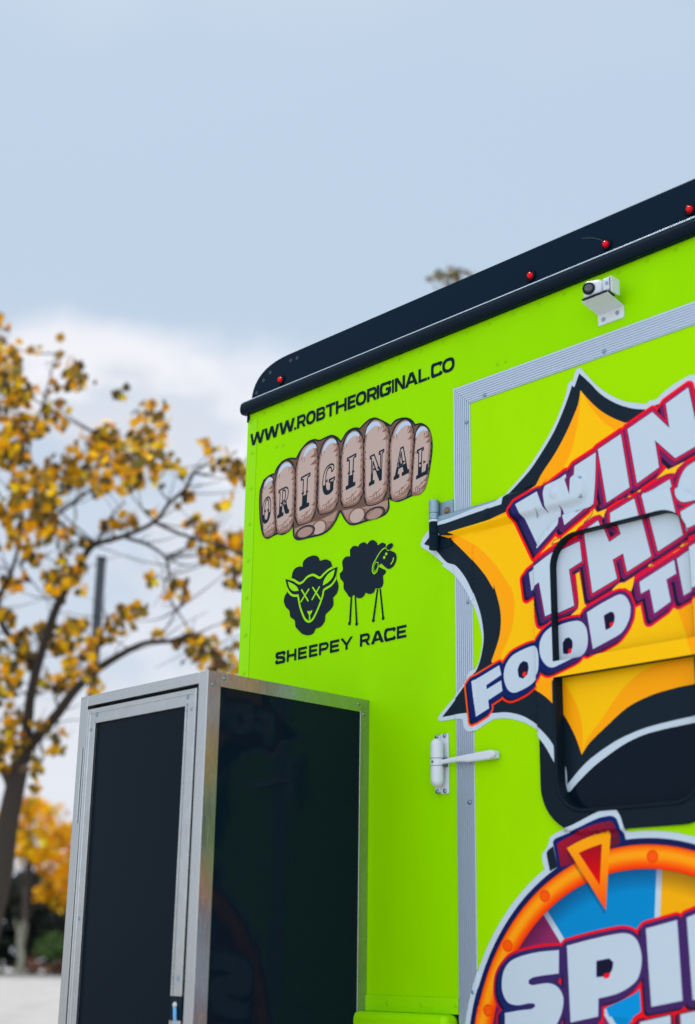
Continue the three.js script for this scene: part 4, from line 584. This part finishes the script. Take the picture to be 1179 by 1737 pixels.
// door closer
{
  const x = 0.978, yc = Y(1393), zc = 0.027, c = part('door_closer', [new THREE.CapsuleGeometry(0.0196, 0.105, 8, 24).translate(x, yc, zc)], M.whiteCoat, trailer, 'white spring door closer with a short arm');
  part('closer_plate', slab(0.974, 1.004, Y(1483), Y(1305), 0.0012, 0.0062, 0.0015), M.whiteCoat, c);
  part('closer_plate', slab(0.955, 0.974, Y(1478), Y(1310), 0.0012, 0.012, 0.0015), M.whiteCoat, c);
  for (const y of [1403, 1381]) part('groove', new THREE.TorusGeometry(0.0197, 0.0009, 6, 30).rotateX(Math.PI / 2).translate(x, Y(y), zc), M.bezel, c);
  part('set_screw', new THREE.CylinderGeometry(0.0042, 0.0042, 0.004, 14).rotateX(Math.PI / 2).rotateY(0.3).translate(x - 0.001, Y(1392), zc + 0.0185), M.lensGlass, c);
  for (const [sx, sy, sz] of [[0.964, 1312, 0.012], [0.99, 1311, 0.006], [0.965, 1476, 0.012], [0.99, 1475, 0.006]]) part('screw', dome(0.0072, 0.005, sx, Y(sy), sz), M.screw, c);
  part('pivot', slab(0.988, 1.004, Y(1406), Y(1378), 0.0063, 0.020, 0.002), M.bezel, c);
  const s = new THREE.Shape([[0.99, Y(1399)], [1.06, Y(1397)], [1.10, Y(1402)], [1.18, Y(1401)], [1.198, Y(1396)], [1.206, Y(1387)], [1.2, Y(1378)], [1.187, Y(1374)], [1.11, Y(1378)], [0.99, Y(1386)]].map((p) => new THREE.Vector2(...p)));
  part('closer_arm', plate(s, 0.019, 0.030, 0.0045), M.whiteCoat, c);
  part('arm_shoe', slab(1.148, 1.203, Y(1399), Y(1376.5), 0.0025, 0.0185, 0.004), M.whiteCoat, c);
}
// rear view camera on its bent bracket
{
  const s = new THREE.Shape([[1.606, Y(166)], [1.702, Y(150)], [1.702, Y(112)], [1.606, Y(128)]].map((p) => new THREE.Vector2(...p)));
  const k = part('rear_camera', (() => { const g = new RoundedBoxGeometry(0.062, 0.056, 0.05, 5, 0.017); g.rotateY(0.42); return [g.translate(1.646, Y(84), 0.062), new RoundedBoxGeometry(0.034, 0.042, 0.030, 3, 0.005).translate(1.698, Y(82), 0.058)]; })(), M.whiteCoat, trailer, 'white rear view camera on a bent bracket under the roof edge');
  part('bracket', [(() => {                                       // one strip of sheet, bent off the wall and under the camera
    const s = new THREE.Shape([[0.0012, -0.036], [0.0046, -0.036], [0.0046, -0.0015], [0.08, 0.0145], [0.08, 0.018], [0.0012, 0.0018]].map((p) => new THREE.Vector2(...p)));
    const g = new THREE.ExtrudeGeometry(s, { depth: 0.09, bevelEnabled: true, bevelThickness: 0.0006, bevelSize: 0.0006, bevelSegments: 1 }).rotateY(-Math.PI / 2).scale(1, 1, 1), p = g.attributes.position;
    for (let i = 0; i < p.count; i++) { const x = p.getX(i) + 0.09; p.setX(i, x); p.setY(i, p.getY(i) + 0.0); }
    g.computeVertexNormals(); return g.translate(1.613, Y(130), 0);
  })(), slab(1.7105, 1.7145, Y(112), Y(62), 0.035, 0.075, 0.001)], M.whiteCoat, k);
  part('gasket', [box(0.088, 0.004, 0.045, 1.66, Y(110.5), 0.0655, 0.001), slab(1.7065, 1.7095, Y(108), Y(64), 0.05, 0.074, 0.001)], M.rubber, k);
  part('lens_ring', new THREE.CylinderGeometry(0.0185, 0.0195, 0.006, 28).rotateX(Math.PI / 2).rotateY(0.42).translate(1.6455, Y(85), 0.0905), M.rubber, k);
  part('lens', dome(0.0125, 0.003, 0, 0, 0).rotateY(0.42).translate(1.6468, Y(85), 0.0931), M.lensGlass, k);
  for (const [x, y, z] of [[1.632, 151, 0.0045], [1.682, 146, 0.0045]]) part('screw', disc(0.0068, 0.002, x, Y(y), z), M.steel, k);
  part('screw', disc(0.0055, 0.002, 1.697, Y(80), 0.073), M.steel, k);
}

// ------------------------------------------------------------------ the cabinet bolted on in front of the wall
{
  const X1 = 0.6596, Z1 = 0.6564, TOP = Y(1163.5), BOT = Y(2440), c = thing('equipment_cabinet', 'tall black panelled cabinet with aluminium frame standing against the left of the trailer', 'cabinet');
  const fr = (x0, x1, y0, y1, z0, z1, r = 0.0018) => part('frame_bar', slab(x0, x1, y0, y1, z0, z1, r), M.mill, c);
  // side facing right
  const flatBar = [[0, -0.003], [0, 0.0005], [0.0008, 0.0013], [0.0412, 0.0013], [0.042, 0.0005], [0.042, -0.003]], onSide = ([z, y], d) => [X1 + d, y, z];
  part('frame_bar', moulding([Z1, TOP], [0.001, TOP], [0, -1], flatBar, 0.8, 1, onSide), M.mill, c);
  part('frame_bar', moulding([0.001, TOP], [0.001, BOT], [1, 0], flatBar.map(([w, d]) => [w * 0.93, d]), 1, 0, onSide), M.mill, c);
  part('frame_bar', moulding([Z1, BOT], [Z1, TOP], [-1, 0], flatBar.map(([w, d]) => [w * 0.78, d]), 0, 1.28, onSide), M.mill, c);
  part('side_panel', slab(X1 - 0.008, X1 - 0.0032, BOT, TOP - 0.002, 0.012, Z1 - 0.004, 0.0008), M.blackGloss, c, 'glossy black right side panel mirroring the trailer');
  part('side_panel', slab(0.006, 0.011, BOT, TOP - 0.002, 0.012, Z1 - 0.06, 0.0008), M.blackPanel, c);
  // roof and back
  part('top_panel', slab(0.004, X1 - 0.0035, TOP - 0.006, TOP - 0.0005, 0.006, Z1 - 0.0045, 0.001), M.mill, c);
  part('bottom_panel', slab(0.012, X1 - 0.012, BOT, BOT + 0.02, 0.012, Z1 - 0.06, 0.001), M.mill, c);
  // front frame
  fr(0.006, 0.046, BOT, TOP - 0.0005, Z1 - 0.05, Z1); fr(0.0465, 0.617, TOP - 0.034, TOP - 0.0005, Z1 - 0.05, Z1); fr(0.6175, X1 - 0.0005, BOT, TOP - 0.0005, Z1 - 0.05, Z1 + 0.0005);
  fr(0.0465, 0.617, BOT, BOT + 0.04, Z1 - 0.05, Z1);
  part('gap_seal', slab(0.0465, 0.617, BOT + 0.041, TOP - 0.0345, Z1 - 0.055, Z1 - 0.034, 0.001), M.rubber, c);
  // door leaf, hanging a touch out of square
  const D = part('cabinet_door', slab(0.075, 0.600, BOT + 0.05, TOP - 0.06, Z1 - 0.033, Z1 - 0.004, 0.001), M.blackPanel, c, 'black cabinet door edged with aluminium');
  const fp = [[0, -0.03], [0, 0.0045], [0.0012, 0.0058], [0.0045, 0.0058], [0.006, 0.0044], [0.0145, 0.0044], [0.0165, 0.0020], [0.0440, 0.0020], [0.0455, 0.0062], [0.0478, 0.0062], [0.0485, 0.0048], [0.0485, -0.0035]].map(([w, z]) => [w, z + 0.0005]);
  const front = ([x, y], z) => [x + 0.006 * (TOP - y) * (x < 0.3 ? 1 : -0.6), y, Z1 + z], dl = 0.0565, dr = 0.6155, dt = TOP - 0.047, LY = Y(2060);
  part('door_frame', moulding([dl, dt], [dr, dt], [0, -1], fp, 1, 1, front), M.mill, D);
  part('door_frame', moulding([dl, BOT + 0.05], [dl, dt], [1, 0], fp, 0, 1, front), M.mill, D);
  part('door_frame', moulding([dr, dt], [dr, LY], [-1, 0], fp, 1, 0, front), M.mill, D);
  part('door_frame', moulding([dr, Y(2123)], [dr, BOT + 0.05], [-1, 0], fp, 0, 0, front), M.mill, D);
  const rv = (x, y, z, par) => part('rivet', [disc(0.0058, 0.0006, x, y, z), dome(0.0052, 0.0036, x, y, z + 0.0004)], M.screw, par);
  for (const [x, y] of [[105, 1232], [79, 1276], [571, 1233], [594, 1270], [84, 1849], [590, 2013]]) rv(x / 1000, Y(y), Z1 + 0.0025, D);
  for (const [z, y] of [[0.5967, 1180], [0.6392, 1203.4], [0.0476, 1181], [0.0255, 1212]]) part('rivet', [disc(0.0062, 0.0006, 0, 0, 0), dome(0.0054, 0.0036, 0, 0, 0.0004)].map((g) => g.rotateY(Math.PI / 2).translate(X1 + 0.0013, Y(y), z)), M.screw, c);
  part('hinge_strip', slab(0.0205, 0.0345, Y(1560), Y(1330), Z1, Z1 + 0.0035, 0.001), M.mill, c);
  part('hinge_pin', new THREE.CylinderGeometry(0.0016, 0.0016, 0.235, 10).translate(0.0358, Y(1445), Z1 + 0.0015), M.mill, c);
  // latch set into the right stile
  const L = part('latch', slab(0.560, 0.6105, Y(2122), LY - 0.001, Z1 - 0.003, Z1 + 0.0015, 0.001), M.rubber, c, 'black latch recess with a key barrel');
  part('key_barrel', dome(0.0085, 0.006, 0.581, Y(2083), Z1 + 0.0015), mat(paint(200, 190, 178), 0.3), L);
  part('latch_tongue', new THREE.TubeGeometry(new THREE.CatmullRomCurve3([[0.583, Y(2088), 0.004], [0.589, Y(2097), 0.007], [0.59, Y(2112), 0.007], [0.589, Y(2124), 0.004]].map(([x, y, z]) => new THREE.Vector3(x, y, Z1 + z))), 12, 0.0052, 8), M.blueTag, L);
}
// ------------------------------------------------------------------ ground
function structure(name, geo, m) { const o = new THREE.Mesh(geo, m); o.name = name; o.userData.kind = 'structure'; o.receiveShadow = true; scene.add(o); return o; }
{
  const n = 512, d = new Uint8Array(n * n * 4);
  for (let j = 0; j < n; j++) for (let i = 0; i < n; i++) {
    const u = i / n * 2 * Math.PI, v = j / n * 2 * Math.PI, a = fbm(Math.cos(u) * 1.6 + 5, Math.sin(u) * 1.6 + Math.cos(v) * 1.6, Math.sin(v) * 1.6, 6), b = rnd();
    const t = 0.44 + 0.22 * a + 0.07 * (b - 0.5), k = (j * n + i) * 4; d[k] = 255 * Math.min(1, t + 0.012); d[k + 1] = 255 * Math.min(1, t); d[k + 2] = 255 * Math.min(1, t - 0.014); d[k + 3] = 255;
  }
  const t = new THREE.DataTexture(d, n, n); t.wrapS = t.wrapT = THREE.RepeatWrapping; t.magFilter = THREE.LinearFilter; t.repeat.set(90, 90); t.needsUpdate = true;
  const g = new THREE.PlaneGeometry(900, 900).rotateX(-Math.PI / 2);
  structure('ground', g, mat(new THREE.Color(0.70, 0.69, 0.705), 0.92, { map: t, specularIntensity: 0.3 }));
}
// unseen pale pad, added to bounce light onto the foot of the wall
structure('added_bounce_pad', new THREE.BoxGeometry(22, 0.012, 17).translate(5, 0, 4.5), mat(new THREE.Color(0.48, 0.47, 0.455), 0.9, { map: rep(noiseMap(256, 2.2, 0.86, 1, 1, 1, 6, 81), 4, 4), specularIntensity: 0.3 }));
// verge beyond the parking area: kerb, soil
{
  const kerb = new THREE.BoxGeometry(240, 0.14, 0.3), c = new THREE.Vector3(-66.2, 0, -51.4), turn = Math.PI / 4 + 0.02;
  structure('kerb', kerb.rotateY(turn + Math.PI / 2 - Math.PI / 2).translate(c.x, 0.07, c.z), mat(new THREE.Color(0.42, 0.41, 0.39), 0.9));
  structure('verge', new THREE.BoxGeometry(240, 0.12, 40).translate(0, 0, -20.2).rotateY(turn).translate(c.x, 0.06, c.z), mat(new THREE.Color(0.07, 0.075, 0.05), 1));
}

// ------------------------------------------------------------------ trees
const leafGeo = (() => {
  const s = new THREE.Shape([[0, -0.5], [0.10, -0.36], [0.34, -0.40], [0.30, -0.12], [0.52, 0.06], [0.26, 0.16], [0.22, 0.36], [0.09, 0.30], [0, 0.56], [-0.09, 0.30], [-0.22, 0.36], [-0.26, 0.16], [-0.52, 0.06], [-0.30, -0.12], [-0.34, -0.40], [-0.10, -0.36]].map((p) => new THREE.Vector2(...p)));
  const g = new THREE.ShapeGeometry(s, 1), p = g.attributes.position; for (let i = 0; i < p.count; i++) p.setZ(i, -0.22 * Math.abs(p.getX(i)) - 0.18 * p.getY(i) * p.getY(i)); g.computeVertexNormals(); return g;
})();
const leafMats = {
  gold: [[0.90, 0.47, 0.006], [0.86, 0.39, 0.005], [0.90, 0.60, 0.02], [0.60, 0.30, 0.015], [0.30, 0.17, 0.025], [0.17, 0.12, 0.03], [0.10, 0.07, 0.03]],
};
const leafMat = mat(0xffffff, 0.6, { transmission: 0.16, side: THREE.DoubleSide, specularIntensity: 0.12 });
const leafOne = leafMats.gold.map((c) => mat(new THREE.Color().setRGB(...c), 0.6, { transmission: 0.2, side: THREE.DoubleSide, specularIntensity: 0.12 }));
const bark = mat(new THREE.Color(0.12, 0.098, 0.085), 0.95, { map: rep(noiseMap(256, 2, 0.45, 1, 3, 1, 5, 61), 3, 6), bumpMap: rep(noiseMap(256, 3, 0, 1, 3, 1, 5, 66), 3, 6), bumpScale: 0.02, specularIntensity: 0.2 });
function limb(pts, r, sides = 9) {                               // a tapering, slightly crooked tube through the points
  const c = new THREE.CatmullRomCurve3(pts.map((p) => new THREE.Vector3(...p)), false, 'centripetal'), n = (pts.length - 1) * 5, fr = c.computeFrenetFrames(n, false), pos = [], uv = [], idx = [];
  for (let i = 0; i <= n; i++) {
    const t = i / n, q = c.getPoint(t), k = t * (pts.length - 1), a = Math.min(pts.length - 2, Math.floor(k)), rad = r[a] + (r[a + 1] - r[a]) * (k - a);
    for (let s = 0; s <= sides; s++) { const w = s / sides * 2 * Math.PI, R = rad * (1 + 0.13 * perlin.noise(Math.cos(w) * 1.5 + q.x * 2, q.y * 2.4, Math.sin(w) * 1.5 + q.z)); const v = q.clone().addScaledVector(fr.normals[i], Math.cos(w) * R).addScaledVector(fr.binormals[i], Math.sin(w) * R); pos.push(v.x, v.y, v.z); uv.push(s / sides, t * 3); }
  }
  for (let i = 0; i < n; i++) for (let s = 0; s < sides; s++) { const a = i * (sides + 1) + s, b = a + sides + 1; idx.push(a, b, a + 1, b, b + 1, a + 1); }
  const g = new THREE.BufferGeometry().setAttribute('position', new THREE.Float32BufferAttribute(pos, 3)).setAttribute('uv', new THREE.Float32BufferAttribute(uv, 2)); g.setIndex(idx); g.computeVertexNormals(); return g;
}
const rows = (a, n) => { const o = []; for (let i = 0; i < a.length; i += n) o.push(a.slice(i, i + n)); return o; };
const local = (o, p) => [p[0] - o.position.x, p[1], p[2] - o.position.z];
const tmpM = new THREE.Matrix4(), tmpQ = new THREE.Quaternion(), tmpE = new THREE.Euler(), tmpS = new THREE.Vector3(), tmpP = new THREE.Vector3();
function leafMatrix(c, r0, size) {
  const r = r0 * (rnd() < 0.18 ? 1.4 : 0.96);
  let x, y, z; do { x = rr(-1, 1); y = rr(-1, 1); z = rr(-1, 1); } while (x * x + y * y + z * z > 1);
  const k = Math.pow(x * x + y * y + z * z, -0.12);               // a little denser towards the outside
  tmpP.set(c[0] + x * r * k, c[1] + y * r * k * 0.92, c[2] + z * r * k); tmpE.set(rr(-1.5, 0.6), rr(0, 6.28), rr(-0.9, 0.9)); tmpQ.setFromEuler(tmpE);
  const s = size * rr(0.65, 1.25); tmpS.set(s * rr(0.8, 1.1), s, s); return tmpM.compose(tmpP, tmpQ, tmpS).clone();
}
function foliage(parent, name, clumps, size, density, palette, weights, material, singles = 0) {
  const mats = [], cols = [], pick = () => { let u = rnd() * weights.reduce((a, b) => a + b); for (let i = 0; i < weights.length; i++) { u -= weights[i]; if (u < 0) return i; } return 0; };
  let done = 0;
  for (const [x, y, z, r] of clumps) {
    const c = local(parent, [x, y, z]), n = Math.max(2, Math.round(density * (r / size) ** 2)), tone = rr(0.8, 1.15);
    for (let i = 0; i < n; i++) {
      const m = leafMatrix(c, r, size), k = pick();
      if (done < singles && r < size * 1.15) { const l = new THREE.Mesh(leafGeo, leafOne[k]); l.name = numbered('leaf'); l.applyMatrix4(m); l.castShadow = true; parent.add(l); done++; continue; }
      mats.push(m); const q = palette[k]; cols.push(new THREE.Color().setRGB(...q.map((v) => Math.min(1, v * tone * rr(0.85, 1.1)))));
    }
  }
  const im = new THREE.InstancedMesh(leafGeo, material, mats.length); im.name = numbered(name); im.userData.kind = 'stuff'; im.castShadow = im.receiveShadow = true;
  mats.forEach((m, i) => { im.setMatrixAt(i, m); im.setColorAt(i, cols[i]); }); parent.add(im); return im;
}
// the yellow tree at the left
{
  const T = rows(YELLOW_TREE.trunk, 4), t = thing('yellow_leaved_tree', 'bare-limbed tree with golden yellow autumn leaves at the left of the cabinet', 'tree', [T[0][0], 0, T[0][2]]);
  const geo = (l) => { const q = rows(l, 4); return limb(q.map((p) => local(t, p)), q.map((p) => p[3]), q[0][3] > 0.1 ? 14 : 8); };
  part('trunk', geo([T[0][0] - 0.06, -0.05, T[0][2], T[0][3] * 1.5, ...YELLOW_TREE.trunk]), bark, t);
  for (const l of YELLOW_TREE.limbs) part('limb', geo(l), bark, t);
  // twigs from each leaf clump back to the nearest limb
  const nodes = YELLOW_TREE.limbs.flatMap((l) => rows(l, 4)), clumps = rows(YELLOW_TREE.clumps, 4), twigs = [];
  for (const c of clumps) {
    const b = nodes.reduce((m, p) => { const d = Math.hypot(p[0] - c[0], p[1] - c[1], p[2] - c[2]); return d < m[0] ? [d, p] : m; }, [9, null])[1]; if (!b) continue;
    if (Math.hypot(b[0] - c[0], b[1] - c[1], b[2] - c[2]) > 0.75 && c[3] < 0.16) continue;
    const mid = [0, 1, 2].map((k) => (b[k] + c[k]) / 2 + rr(-0.06, 0.06)); mid[1] -= 0.05;
    twigs.push(limb([b.slice(0, 3), mid, c.slice(0, 3)].map((p) => local(t, p)), [0.011, 0.007, 0.003], 5));
    if (c[3] > 0.13) for (let i = 0; i < 2; i++) twigs.push(limb([c.slice(0, 3), [0, 1, 2].map((k) => c[k] + rr(-1, 1) * c[3] * 0.5), [0, 1, 2].map((k) => c[k] + rr(-1, 1) * c[3])].map((p) => local(t, p)), [0.006, 0.004, 0.002], 4));
  }
  // fine twigs along the limbs, some with a leaf or two left
  for (const l of YELLOW_TREE.limbs) {
    const q = rows(l, 4);
    for (let i = 1; i < q.length; i++) for (let k = 0; k < 2; k++) {
      const u = rnd(), a = [0, 1, 2].map((j) => q[i - 1][j] + (q[i][j] - q[i - 1][j]) * u), len = rr(0.2, 0.65), dir = new THREE.Vector3(q[i][0] - q[i - 1][0], q[i][1] - q[i - 1][1], q[i][2] - q[i - 1][2]).normalize().multiplyScalar(0.6).add(new THREE.Vector3(rr(-1, 1), rr(-0.3, 1), rr(-1, 1)).normalize()).normalize();
      const m = a.map((v, j) => v + dir.getComponent(j) * len * 0.5 + rr(-0.04, 0.04)), e = a.map((v, j) => v + dir.getComponent(j) * len);
      twigs.push(limb([a, m, e].map((p) => local(t, p)), [0.008, 0.005, 0.0025], 4));
      if (rnd() < 0.22) clumps.push([...e, rr(0.05, 0.13)]);
    }
  }
  const tw = part('twigs', twigs, bark, t); tw.userData.kind = 'stuff';
  foliage(t, 'foliage', clumps, 0.12, 15.5, leafMats.gold, [26, 15, 10, 10, 16, 22, 26], leafMat, 220);
}
// the tree whose tip shows over the roof
{
  const cl = rows(FAR.twigTop, 4), t = thing('tall_thin_tree', 'brown topped tree behind the trailer with its tip over the roof', 'tree', [cl[8][0], 0, cl[8][2]]);
  const g = (p, r) => limb(p.map((q) => local(t, q)), r, 9), top = cl[0], base = [cl[8][0], 0, cl[8][2]];
  part('trunk', g([base, [base[0], 5, base[2]], cl[9].slice(0, 3), cl[8].slice(0, 3), cl[6].slice(0, 3), top.slice(0, 3)], [0.22, 0.18, 0.12, 0.07, 0.035, 0.012]), bark, t);
  for (const c of cl.slice(1)) part('limb', g([cl[Math.min(8, 6 + (c[1] < 12 ? 2 : 0))].slice(0, 3), [(c[0] + cl[6][0]) / 2, (c[1] + cl[6][1]) / 2 - 0.1, (c[2] + cl[6][2]) / 2], c.slice(0, 3)], [0.03, 0.018, 0.006]), bark, t);
  foliage(t, 'foliage', cl, 0.15, 11, [[0.32, 0.22, 0.04], [0.14, 0.11, 0.03], [0.09, 0.075, 0.03]], [4, 4, 3], leafMat);
}
// trees and shrubs beyond the parking area
function farTree(name, label, category, list, size, dens, palette, weights, trunkR, material = leafMat, group) {
  const cl = rows(list, 4), cx = cl.reduce((a, c) => a + c[0], 0) / cl.length, cz = cl.reduce((a, c) => a + c[2], 0) / cl.length, t = thing(name, label, category, [cx, 0, cz], group);
  const top = Math.max(...cl.map((c) => c[1]));
  part(trunkR > 0.12 ? 'trunk' : 'stem', limb([[0, 0, 0], [0.2, top * 0.3, 0.1], [-0.1, top * 0.6, 0], [0, top * 0.95, 0]], [trunkR * 1.2, trunkR, trunkR * 0.7, trunkR * 0.2], 8), bark, t);
  if (trunkR > 0.12) part('limb', cl.map((c) => limb([[0, Math.max(1, c[1] * 0.55), 0], local(t, [(c[0] + cx) / 2, c[1] * 0.85, (c[2] + cz) / 2]), local(t, c)], [trunkR * 0.35, trunkR * 0.2, 0.02], 5)), bark, t);
  foliage(t, 'foliage', cl, size, dens, palette, weights, material); return t;
}
const solidLeaf = mat(0xffffff, 0.7, { transmission: 0.3, side: THREE.DoubleSide, specularIntensity: 0.3 });
const gf = rows(FAR.goldFar, 4).map(([x, y, z, r]) => [x, y, z, r * 1.25]);
farTree('golden_tree', 'golden yellow tree far behind the trunk of the near tree', 'tree', gf.slice(0, 4).concat(gf.slice(9, 13), gf.slice(18)).flat(), 0.5, 24, leafMats.gold, [30, 20, 16, 10, 6, 4, 3], 0.24);
farTree('golden_tree', 'low golden tree far off beside the left edge of the cabinet', 'tree', gf.slice(4, 9).concat(gf.slice(15, 18)).flat(), 0.5, 24, leafMats.gold, [30, 20, 16, 10, 6, 4, 3], 0.2);
farTree('golden_tree', 'golden far tree leaving the picture at its left edge', 'tree', gf.slice(13, 15).flat(), 0.5, 24, leafMats.gold, [30, 20, 16, 10, 6, 4, 3], 0.2);
{
  const D = [[0.030, 0.042, 0.034], [0.020, 0.030, 0.028], [0.045, 0.052, 0.03], [0.06, 0.05, 0.03]], w = [4, 4, 2, 1], d = rows(FAR.darkFar, 4);
  const sets = [[0, 4, 6, 7, 10, 12], [1, 3, 9, 13], [2, 5, 8, 11]], labels = ['dark green bushy tree far behind the near trunk', 'dark green bushy tree below the golden leaves', 'dark green bushy tree far off against the cabinet edge'];
  sets.forEach((s, i) => farTree('dark_tree', labels[i], 'tree', s.map((k) => d[k]).flat(), 0.6, 30, D, w, 0.26, solidLeaf));
  farTree('green_shrub', 'rounded green shrub at the foot of the dark trees', 'shrub', FAR.greenShrub, 0.3, 22, [[0.07, 0.14, 0.03], [0.04, 0.085, 0.02], [0.12, 0.17, 0.05]], [3, 3, 2], 0.07, solidLeaf);
  farTree('red_shrub', 'reddish low shrub by the kerb below the pale trunk', 'shrub', FAR.redShrub, 0.3, 22, [[0.32, 0.13, 0.08], [0.14, 0.07, 0.05], [0.42, 0.24, 0.16]], [3, 3, 2], 0.05, solidLeaf);
  farTree('red_shrub', 'reddish low shrub by the kerb beside the cabinet edge', 'shrub', FAR.redShrub2, 0.3, 22, [[0.32, 0.13, 0.08], [0.14, 0.07, 0.05], [0.42, 0.24, 0.16]], [3, 3, 2], 0.05, solidLeaf);
  const p = thing('pale_tree', 'pale slender trunk standing among the dark bushes', 'tree', [-76.8, 0, -46.2]);
  part('trunk', limb([[0, 0, 0], [0.1, 1.2, 0], [-0.15, 2.4, 0.1], [0.1, 3.4, 0]], [0.24, 0.2, 0.16, 0.08], 9), mat(new THREE.Color(0.27, 0.26, 0.19), 0.9), p);
  part('limb', [limb([[0, 1.6, 0], [0.4, 2.4, 0.1], [0.8, 3.2, 0.2]], [0.12, 0.09, 0.04], 6), limb([[0, 2, 0], [-0.4, 2.8, 0.1], [-0.7, 3.5, 0.2]], [0.1, 0.08, 0.04], 6)], mat(new THREE.Color(0.27, 0.26, 0.19), 0.9), p);
  // more of the row, beyond the frame on both sides
  let q = 0; for (const [x, z, h] of [[-92, -22, 9], [-97, -8, 8], [-58, -66, 9], [-44, -78, 10], [-30, -90, 9]]) {
    const cl = []; for (let i = 0; i < 12; i++) cl.push([x + rr(-3.2, 3.2), h * rr(0.3, 1), z + rr(-3.2, 3.2), rr(1.1, 2)]);
    farTree('row_tree', ['', '', '', '', ''][q] + ['yellowing tree of the far row outside the left edge', 'last yellowing tree of the far row on the left', 'dark tree of the far row behind the cabinet', 'yellowing tree of the far row behind the trailer', 'farthest tree of the row behind the trailer'][q], 'tree', cl.flat(), 0.6, 16, q % 2 ? D : leafMats.gold, q % 2 ? w : [30, 20, 16, 10, 6, 4, 3], 0.24, solidLeaf); q++;
  }
}
// dark post behind the yellow tree
{
  const p = thing('lamp_post', 'dark square steel post rising behind the branches of the yellow tree', 'post', [-12.45, 0, -7.61]);
  part('post', slab(-0.06, 0.06, 0, 6.3, -0.06, 0.06, 0.012).rotateY(0.8), mat(new THREE.Color(0.045, 0.055, 0.068), 0.5, { metalness: 0.3 }), p);
  part('base_plate', slab(-0.16, 0.16, 0, 0.03, -0.16, 0.16, 0.005).rotateY(0.75), M.steel, p);
  part('cap', slab(-0.066, 0.066, 6.3, 6.33, -0.066, 0.066, 0.008).rotateY(0.8), M.black, p);
}
renderer.render(scene, camera);
